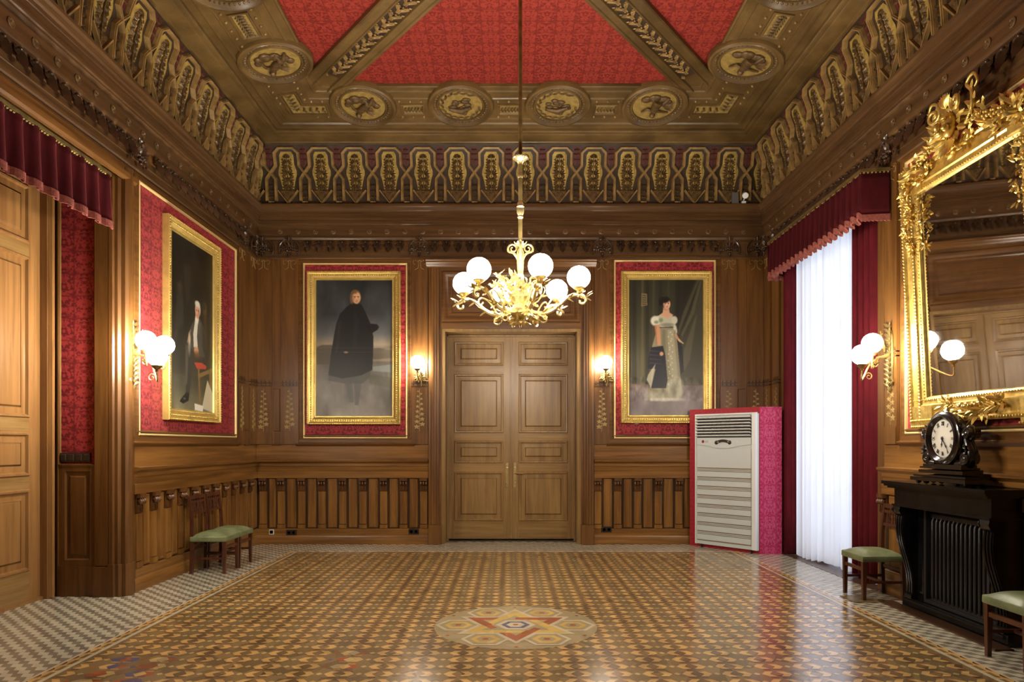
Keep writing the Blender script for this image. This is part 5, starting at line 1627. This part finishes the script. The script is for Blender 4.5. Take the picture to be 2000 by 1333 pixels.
# ================================================================== PORTRAITS
class Paint:
    """little oil painter: numpy canvas in sRGB 0..255, y down"""
    def __init__(s, w, h, c):
        s.w, s.h = w, h; s.a = np.zeros((h, w, 3)) + np.array(c, float)
        s.Y, s.X = np.mgrid[0:h, 0:w]; s.X = (s.X+.5)/w; s.Y = (s.Y+.5)/h; s.r = np.random.RandomState(4)
    def blend(s, mask, c, op=1.0):
        k = np.clip(mask, 0, 1)[..., None]*op; s.a = s.a*(1-k) + np.array(c, float)*k
    def blur(s, m, n):
        for _ in range(n):
            p = np.pad(m, 1, mode='edge'); m = (p[:-2,1:-1]+p[2:,1:-1]+p[1:-1,:-2]+p[1:-1,2:]+p[1:-1,1:-1])/5
        return m
    def vgrad(s, stops):
        ys = [q[0] for q in stops]
        for k in range(3): s.a[..., k] = np.interp(s.Y, ys, [q[1][k] for q in stops])
    def ell(s, cx, cy, rx, ry, c, op=1.0, soft=.15, rot=0.0):
        A = s.h/s.w; x = s.X-cx; y = (s.Y-cy)*A; ry *= A
        u = x*math.cos(rot)+y*math.sin(rot); v = -x*math.sin(rot)+y*math.cos(rot)
        d = np.sqrt((u/rx)**2+(v/ry)**2); s.blend((1+soft-d)/(2*soft), c, op)
    def poly(s, P, c, op=1.0, blur=1):
        m = np.zeros((s.h, s.w)); n = len(P); ins = np.zeros((s.h, s.w), bool)
        for i in range(n):
            x1, y1 = P[i]; x2, y2 = P[(i+1) % n]
            if y1 == y2: continue
            cond = ((y1 > s.Y) != (y2 > s.Y)) & (s.X < (x2-x1)*(s.Y-y1)/(y2-y1)+x1); ins ^= cond
        s.blend(s.blur(ins.astype(float), blur), c, op)
    def cloud(s, sc, amt, seed, y0=0, y1=1, tint=(1,1,1)):
        r = np.random.RandomState(seed); f = np.zeros((s.h, s.w))
        for o in range(4):
            n = max(2, int(sc*2**o)); g = r.rand(n+1, n+1)
            xi = s.X*n; yi = s.Y*n; x0 = np.minimum(xi.astype(int), n-1); yy = np.minimum(yi.astype(int), n-1); fx = xi-x0; fy = yi-yy
            v = g[yy,x0]*(1-fx)*(1-fy)+g[yy,x0+1]*fx*(1-fy)+g[yy+1,x0]*(1-fx)*fy+g[yy+1,x0+1]*fx*fy
            f += (v-.5)/2**o
        win = ((s.Y >= y0) & (s.Y <= y1)).astype(float); win = s.blur(win, 4)
        s.a += (f*win*amt)[..., None]*np.array(tint)
def head(p, cx, cy, s, skin, hair, look=1, long_hair=False):
    """oval face with hair, brow shade, eyes, nose and mouth; s = half height"""
    d = tuple(v*.62 for v in skin); rx = s*p.h/p.w*.72
    p.ell(cx-.10*rx*look, cy-.22*s, rx*1.16, s*1.02, hair, 1, .12)
    if long_hair:
        p.ell(cx-.90*rx, cy+.35*s, rx*.42, s*.70, hair, 1, .3); p.ell(cx+.95*rx, cy+.10*s, rx*.16, s*.40, hair, 1, .3)
    p.ell(cx+.12*rx*look, cy+.08*s, rx*.90, s*.96, skin, 1, .12)
    p.ell(cx-.62*rx*look, cy+.20*s, rx*.30, s*.62, d, .55, .5)
    p.ell(cx-.30*rx*look, cy-.80*s, rx*.60, s*.26, hair, .8, .4)
    for q in (-1, 1):
        x = cx+.12*rx*look+q*rx*.36
        p.ell(x, cy-.12*s, rx*.26, s*.05, (52,36,28), .85, .4); p.ell(x, cy+.03*s, rx*.20, s*.075, (205,190,175), .55, .5); p.ell(x+.03*rx*look, cy+.03*s, rx*.10, s*.075, (38,27,22), .9, .5)
    p.ell(cx+.20*rx*look, cy+.24*s, rx*.11, s*.22, tuple(min(255,v*1.10) for v in skin), .6, .5); p.ell(cx+.20*rx*look, cy+.42*s, rx*.18, s*.05, d, .7, .5)
    p.ell(cx+.14*rx*look, cy+.60*s, rx*.30, s*.055, (150,72,58), .85, .4); p.ell(cx+.14*rx*look, cy+.80*s, rx*.32, s*.09, d, .3, .6)
    p.ell(cx+.45*rx*look, cy+.35*s, rx*.24, s*.22, (205,130,105), .3, .6)
def paint_cloak():
    p = Paint(255, 459, (60,62,62))
    p.vgrad([(0,(50,52,52)),(.25,(66,69,70)),(.40,(92,94,94)),(.475,(140,126,106)),(.50,(112,102,90)),(.56,(84,78,68)),(.7,(92,88,80)),(1,(118,112,104))])
    p.cloud(4, 42, 1, 0, .5); p.cloud(7, 40, 2, .5, 1)
    p.poly([(0,.50),(.08,.478),(.20,.476),(.30,.50),(.3,.62),(0,.62)], (74,66,54), .8, 3)
    p.poly([(.70,.51),(.82,.50),(.92,.515),(1,.52),(1,.58),(.70,.57)], (86,78,66), .7, 3); p.poly([(.74,.585),(1,.575),(1,.60),(.74,.60)], (190,165,140), .25, 3)
    p.poly([(.72,.64),(1,.62),(1,.68),(.75,.67)], (128,138,138), .5, 4); p.poly([(.70,.69),(1,.72),(1,.80),(.7,.76)], (74,72,58), .5, 4)
    # long cloak and legs
    p.poly([(.30,.62),(.17,.70),(.16,.74),(.36,.76),(.62,.76),(.70,.72),(.74,.60)], (62,60,58), .7, 4)
    p.poly([(.37,.74),(.47,.74),(.50,.90),(.44,.90)], (70,69,68), .6, 4); p.poly([(.50,.74),(.60,.74),(.56,.92),(.51,.92)], (64,63,62), .6, 4)
    p.poly([(.46,.175),(.40,.20),(.315,.25),(.265,.33),(.235,.42),(.20,.54),(.165,.70),(.35,.725),(.60,.70),(.74,.66),(.75,.53),(.755,.42),(.715,.32),(.64,.225),(.60,.18)], (27,26,26), 1, 2)
    p.poly([(.66,.335),(.72,.322),(.80,.325),(.83,.345),(.81,.365),(.74,.390),(.68,.385)], (22,21,21), 1, 2)
    p.poly([(.50,.20),(.56,.30),(.53,.50),(.49,.50)], (42,40,40), .5, 6); p.poly([(.30,.30),(.34,.29),(.30,.50),(.25,.55)], (44,43,42), .6, 6)
    p.ell(.395,.532,.030,.008,(150,112,88),.9,.4)
    for y in (.498,.528): p.poly([(0,y),(1,y+.002),(1,y+.004),(0,y+.002)], (120,112,100), .3, 0)
    p.ell(.525,.190,.045,.014,(30,28,28),1,.3)
    head(p, .525, .128, .046, (206,158,118), (104,80,56), 1, True)
    return p
def paint_lady():
    p = Paint(255, 467, (55,52,38))
    p.vgrad([(0,(48,46,34)),(.5,(62,58,42)),(.75,(74,70,56)),(.785,(112,98,88)),(.82,(118,106,104)),(1,(122,112,112))])
    for x, w, c in ((.05,.05,(30,29,22)),(.17,.03,(92,86,58)),(.23,.04,(34,32,24)),(.32,.03,(76,72,50)),(.40,.05,(36,34,26)),(.52,.03,(66,62,44)),(.62,.05,(32,30,24)),(.70,.03,(70,66,48))):
        p.poly([(x,0),(x+w,0),(x+w*1.1,.77),(x-.01,.77)], c, .55, 4)
    p.poly([(.66,.0),(.95,0),(.84,.20),(.72,.36),(.66,.40),(.64,.30)], (34,30,24), .7, 3)
    for k in range(4): p.poly([(.95-.02*k,.0),(.99-.02*k,0),(.88-.05*k,.25),(.72-.03*k,.42),(.70-.03*k,.41),(.83-.05*k,.24)], (110,102,74) if k % 2 == 0 else (48,44,34), .45, 2)
    p.poly([(.98,.05),(1,.05),(1,.78),(.70,.78),(.74,.50),(.86,.30)], (66,62,46), .8, 4); p.poly([(.88,.30),(.92,.25),(.82,.60),(.72,.70),(.74,.52)], (104,98,72), .5, 5)
    p.poly([(.17,.10),(.245,.105),(.25,.19),(.165,.20)], (120,104,72), .85, 1)
    for k in range(5): p.poly([(.18,.115+.016*k),(.235,.118+.016*k),(.235,.123+.016*k),(.18,.120+.016*k)], (40,34,26), .8, 0)
    p.cloud(9, 36, 6, .78, 1)
    # dress
    p.poly([(.43,.355),(.63,.355),(.66,.50),(.69,.70),(.72,.85),(.70,.885),(.50,.90),(.30,.895),(.24,.86),(.30,.76),(.31,.50),(.36,.40)], (132,124,98), 1, 2)
    p.poly([(.52,.37),(.60,.37),(.66,.72),(.60,.80),(.54,.60)], (176,168,140), .55, 4); p.poly([(.45,.37),(.49,.37),(.50,.75),(.44,.75)], (96,90,70), .5, 4)
    for k in range(26):
        p.ell(.56+.03*math.sin(k*2.3), .39+.016*k, .008, .005, (214,206,180), .7, .5)
    p.ell(.62,.80,.11,.075,(188,184,160),.8,.3); p.ell(.62,.81,.07,.050,(120,118,96),.6,.4); p.ell(.38,.86,.14,.030,(170,166,146),.6,.4); p.ell(.50,.885,.22,.012,(206,200,188),.6,.5)
    p.cloud(26, 40, 9, .72, .90)
    # shawl
    p.poly([(.30,.50),(.46,.49),(.49,.56),(.52,.74),(.50,.80),(.30,.80),(.36,.66),(.25,.66),(.26,.58)], (32,32,38), 1, 2)
    p.poly([(.66,.40),(.72,.50),(.74,.68),(.70,.70),(.67,.52)], (34,34,40), .9, 2)
    p.poly([(.36,.62),(.26,.70),(.24,.74),(.30,.80),(.33,.70)], (170,162,138), .8, 2)
    for k in range(4): p.poly([(.28,.52+.03*k),(.44,.53+.03*k),(.44,.535+.03*k),(.28,.53+.03*k)], (66,66,76), .6, 1)
    # bodice, sleeves, arms
    p.poly([(.36,.275),(.44,.255),(.56,.255),(.62,.285),(.625,.345),(.43,.352),(.36,.33)], (176,172,148), 1, 1)
    p.ell(.355,.305,.062,.036,(204,200,180),1,.2); p.ell(.615,.300,.040,.030,(190,186,166),1,.2); p.ell(.37,.315,.03,.012,(98,112,80),.7,.4); p.ell(.43,.30,.03,.016,(94,108,78),.6,.4); p.ell(.52,.335,.09,.014,(110,112,96),.7,.4)
    p.poly([(.345,.335),(.415,.335),(.428,.42),(.432,.485),(.375,.485),(.36,.40)], (186,136,100), 1, 1); p.poly([(.345,.34),(.37,.34),(.385,.485),(.37,.485)], (138,92,64), .6, 2)
    p.poly([(.615,.40),(.64,.40),(.70,.455),(.69,.465),(.63,.43)], (190,140,104), .9, 1); p.poly([(.67,.435),(.74,.47),(.735,.477),(.66,.45)], (196,168,130), .9, 1)
    p.ell(.44,.548,.026,.015,(196,142,110),1,.3); p.ell(.62,.355,.022,.02,(206,198,178),.9,.4); p.ell(.64,.38,.012,.02,(206,198,178),.8,.4)
    p.poly([(.465,.205),(.535,.205),(.55,.245),(.60,.262),(.52,.285),(.41,.262),(.455,.245)], (200,154,122), 1, 1); p.ell(.50,.215,.03,.012,(150,104,78),.6,.4)
    head(p, .505, .178, .040, (214,166,134), (30,23,20), 1)
    p.ell(.48,.150,.068,.022,(28,22,19),1,.25); p.ell(.425,.165,.022,.026,(28,22,19),1,.3)
    return p
def paint_seated():
    p = Paint(255, 445, (30,28,24))
    p.vgrad([(0,(22,20,17)),(.35,(30,28,24)),(.7,(44,42,34)),(.86,(66,64,48)),(1,(112,108,84))])
    p.cloud(4, 20, 8, 0, .8); p.cloud(6, 30, 12, .8, 1)
    p.poly([(.30,.16),(.46,.14),(.44,.34),(.34,.40)], (46,42,34), .6, 5); p.ell(.20,.30,.05,.03,(84,74,58),.45,.5); p.poly([(.14,.34),(.27,.33),(.30,.52),(.10,.54)], (54,50,42), .5, 6)
    p.poly([(.06,.62),(.12,.55),(.16,.55),(.10,.66)], (64,60,50), .5, 3)
    # chair
    p.poly([(.74,.36),(.84,.36),(.86,.60),(.80,.62)], (70,52,30), .8, 2); p.ell(.79,.36,.045,.035,(96,78,44),.7,.4); p.ell(.78,.355,.025,.02,(34,28,20),.8,.4)
    p.poly([(.48,.685),(.56,.68),(.84,.715),(.82,.735),(.60,.745)], (176,66,52), 1, 2)
    p.poly([(.62,.74),(.66,.74),(.70,.99),(.66,.99)], (118,94,54), 1, 1); p.poly([(.62,.775),(.98,.72),(.98,.745),(.64,.80)], (122,98,58), 1, 1); p.poly([(.90,.73),(.96,.72),(1,1),(.95,1)], (104,82,48), .9, 1)
    p.poly([(.86,.80),(1,.88),(1,1),(.72,.98)], (186,180,154), .95, 2); p.poly([(.54,.955),(.76,.965),(.74,1),(.55,.995)], (206,204,192), 1, 1)
    # legs
    p.poly([(.34,.60),(.72,.60),(.74,.70),(.54,.71),(.46,.80),(.42,.905),(.34,.905),(.32,.76)], (50,48,42), 1, 2); p.poly([(.33,.62),(.40,.62),(.37,.85),(.33,.85)], (92,88,74), .6, 4)
    p.poly([(.34,.90),(.42,.90),(.40,.945),(.28,.965),(.20,.955),(.24,.935)], (20,19,20), 1, 1); p.ell(.31,.935,.03,.006,(120,118,116),.6,.5)
    # coat, waistcoat, stock, hands
    p.poly([(.56,.445),(.68,.435),(.78,.49),(.84,.58),(.80,.665),(.56,.665),(.44,.62),(.40,.56),(.47,.49)], (70,68,60), 1, 2); p.poly([(.74,.48),(.84,.58),(.80,.66),(.72,.60)], (44,42,38), .7, 4)
    p.poly([(.56,.445),(.63,.445),(.60,.55),(.62,.62),(.52,.62),(.51,.54)], (200,198,184), 1, 1); p.ell(.60,.445,.045,.028,(218,214,200),1,.3); p.poly([(.64,.45),(.70,.46),(.64,.55)], (92,90,80), .8, 2)
    p.ell(.42,.575,.028,.035,(196,160,128),1,.3); p.poly([(.36,.60),(.44,.52),(.455,.525),(.38,.61)], (150,140,116), .7, 1); p.ell(.585,.635,.055,.022,(186,140,104),1,.3); p.ell(.60,.66,.07,.02,(110,74,46),.7,.4)
    p.ell(.42,.62,.028,.05,(176,172,156),.6,.5)
    head(p, .615, .395, .045, (206,152,122), (200,194,180), -1, False)
    p.ell(.61,.352,.06,.018,(206,200,186),1,.3)
    return p
def portrait(loc, rot, w, h, fw, painter, label, name='portrait'):
    """framed canvas; local x along the wall, z up, -y into the room; origin at the foot of the frame's centre"""
    r = tag(empty('portrait', loc, rot), label, 'painting')
    fr = lambda s, hh, o: (s, -o, hh)
    m = MB(fr)
    m.ring(-w/2, w/2, 0, h, [(0,0),(0,.070),(.006,.080),(.020,.080),(.028,.066),(.045,.058),(.075,.058),(.090,.050),(fw-.028,.040),(fw-.020,.044),(fw-.008,.042),(fw,.022)])
    f = m.build('frame', M['gold_flat'], r, smooth=25)
    def row(ins, o, step, rr, sq):
        m = MB(fr)
        for a0, a1, ax, fx in ((-w/2+ins,w/2-ins,0,ins),(-w/2+ins,w/2-ins,0,h-ins),(ins,h-ins,1,-w/2+ins),(ins,h-ins,1,w/2-ins)):
            n = int((a1-a0)/step)
            for k in range(n+1):
                t = a0+(a1-a0)*k/n; m.ball((t,fx,o) if ax == 0 else (fx,t,o), rr, 6, 4, sq)
        m.build('bead_row', M['gold'], f, smooth=70)
    row(.013, .082, .030, .0085, (1,1,.8)); row(.060, .060, .034, .013, (1,1,.7)); row(fw-.024, .043, .022, .006, (1,1,.8))
    p = painter(); cw, ch = w-2*fw+.01, h-2*fw+.01
    k = MB(fr); nx, ny = p.w, p.h
    k.grid(lambda u, v: (-cw/2+cw*u, h/2-ch/2+ch*v, .022), nx, ny)
    o = k.build('canvas', M['canvas'], r, fix=False)
    a = np.clip(p.a, 0, 255)/255.0; a = np.where(a <= .04045, a/12.92, ((a+.055)/1.055)**2.4)
    full = np.zeros((ny+1, nx+1, 4)); full[..., 3] = 1
    pad = np.pad(a, ((0,1),(0,1),(0,0)), mode='edge'); full[..., :3] = pad[::-1]
    at = o.data.color_attributes.new('pigment', 'FLOAT_COLOR', 'POINT'); at.data.foreach_set('color', full.reshape(-1).astype('f'))
    b = MB(fr); b.box(-w/2+.01, w/2-.01, .01, h-.01, 0, .015); b.build('back_board', M['wood_dv'], r)
    return r
def canvas_mat():
    n = NT('varnished_canvas'); at = n.new('ShaderNodeAttribute'); at.attribute_name = 'pigment'
    n.col(at.outputs['Color']); n.set(Roughness=.36); n.bsdf.inputs['Specular IOR Level'].default_value = .35
    f = n.noise(n.coords((60,60,60)), 4, 3); n.bump(f, .25, .002); return n.m
M['canvas'] = canvas_mat()
WB = YB-.014
portrait(((px(602)+px(783.5))/2, WB, pz(830)), 0, px(783.5)-px(602), pz(532)-pz(830), .132, paint_cloak, 'gilt framed portrait of a person in a black cloak holding a hat, grey sky behind')
portrait(((px(1212)+px(1388))/2, WB, pz(827.5)), 0, px(1388)-px(1212), pz(532)-pz(827.5), .126, paint_lady, 'gilt framed portrait of a dark-haired person in a pale high-waisted gown with dark shawl')
portrait((XL+.014, 8.215, 1.775), PI/2, 1.36, 2.27, .135, paint_seated, 'gilt framed dark portrait of a white-haired person seated in a grey coat')

# ================================================================== SOCKETS, SWITCHES, CORNICE DEVICES
def socket(fr, s, h, n, label, rim=None, sz=.075, name='wall_socket', cat='socket'):
    m = MB(fr)
    w = n*sz
    m.mi = 1 if rim else 0
    m.box(s-w/2-.006, s+w/2+.006, h-sz/2-.006, h+sz/2+.006, 0, .008, .003)
    m.mi = 0
    for k in range(n):
        c = s-w/2+sz*(k+.5); m.box(c-sz/2+.004, c+sz/2-.004, h-sz/2+.004, h+sz/2-.004, .006, .013, .004)
        m.lathe((c,h,.013), [(.024,0),(.022,.003),(.020,-.004),(0,-.004)], 14, 'z')
    o = m.build(name, [M['socket'], M[rim] if rim else M['socket']], smooth=30)
    return tag(o, label, cat)
bo = lambda o: (lambda s, h, q: F_back(s, h, q+o))
zz = lambda p: 1.5-(p-869)*10.31/1340
xx = lambda p: (p-994)*10.31/1340
socket(bo(.031), xx(530), zz(1040), 1, 'single dark socket with white rim, low on the back panelling near the corner', 'plastic_w', .062)
socket(bo(.031), xx(569), zz(1041), 2, 'double dark socket low on back panelling, beside the white-rimmed single socket', None, .072)
socket(bo(.031), xx(808), zz(1039), 2, 'double dark socket low on back panelling by the door, cloaked portrait side', None, .072)
socket(bo(.031), xx(1184.6), zz(1035), 2, 'double dark socket low on back panelling by the door, air conditioner side', None, .072)
m = MB(F_left); m.box(10.02, 10.07, .175, .235, .030, .045, .004); m.box(10.03, 10.06, .19, .22, .044, .049)
tag(m.build('wall_socket', M['plastic_w']), 'small white socket low on side panelling just past the pair of chairs', 'socket')
fr = lambda s, h, o: (s, NY1-.012-o, h)
r = tag(empty('switch_panel', (-4.28, NY1-.012, 1.37)), 'dark four-gang switch panel on red silk beside the side door', 'light switch')
inv = Matrix.Translation((4.28, -(NY1-.012), -1.37))
m = MB(fr); m.box(-4.445+.01, -4.128, 1.325, 1.418, 0, .010, .004); m.build('switch_plate', M['socket'], r).matrix_parent_inverse = inv
for k in range(4):
    m = MB(fr); c = -4.397+.077*k; m.box(c-.030, c+.030, 1.338, 1.405, .008, .016, .006); m.build('rocker_switch', M['socket'], r).matrix_parent_inverse = inv
m = MB(bo(.024)); m.box(px(1239), px(1247), pz(829), pz(824), 0, .006)
tag(m.build('picture_tag', M['plastic_w']), 'tiny white tag under the frame of the pale gown portrait', 'tag')
# little devices standing on the cornice in the far right corner
d = 10.24
X = lambda p: (p-994)*d/1340
m = MB(); m.box(X(1429), X(1442), d-.02, d+.03, 5.098, 5.098+.165, .004); m.box(X(1432), X(1436), d-.025, d-.018, 5.10, 5.13)
tag(m.build('sensor_box', M['metal']), 'small grey box standing on the cornice in the corner above the window', 'sensor')
r = tag(empty('spotlight', (X(1452), d, 5.098)), 'small white swivel spotlight on the cornice beside the grey box', 'spotlight')
m = MB(); m.box(-.03, .03, -.03, .03, 0, .03); m.tube([(0,0,.03),(.02,0,.10)], .010, 6); m.build('stand', M['plastic_w'], r)
m = MB(); m.tube([(.01,-.06,.10),(.03,.06,.17)], [.045,.030], 12); m.build('lamp_head', M['plastic_w'], r, smooth=50)
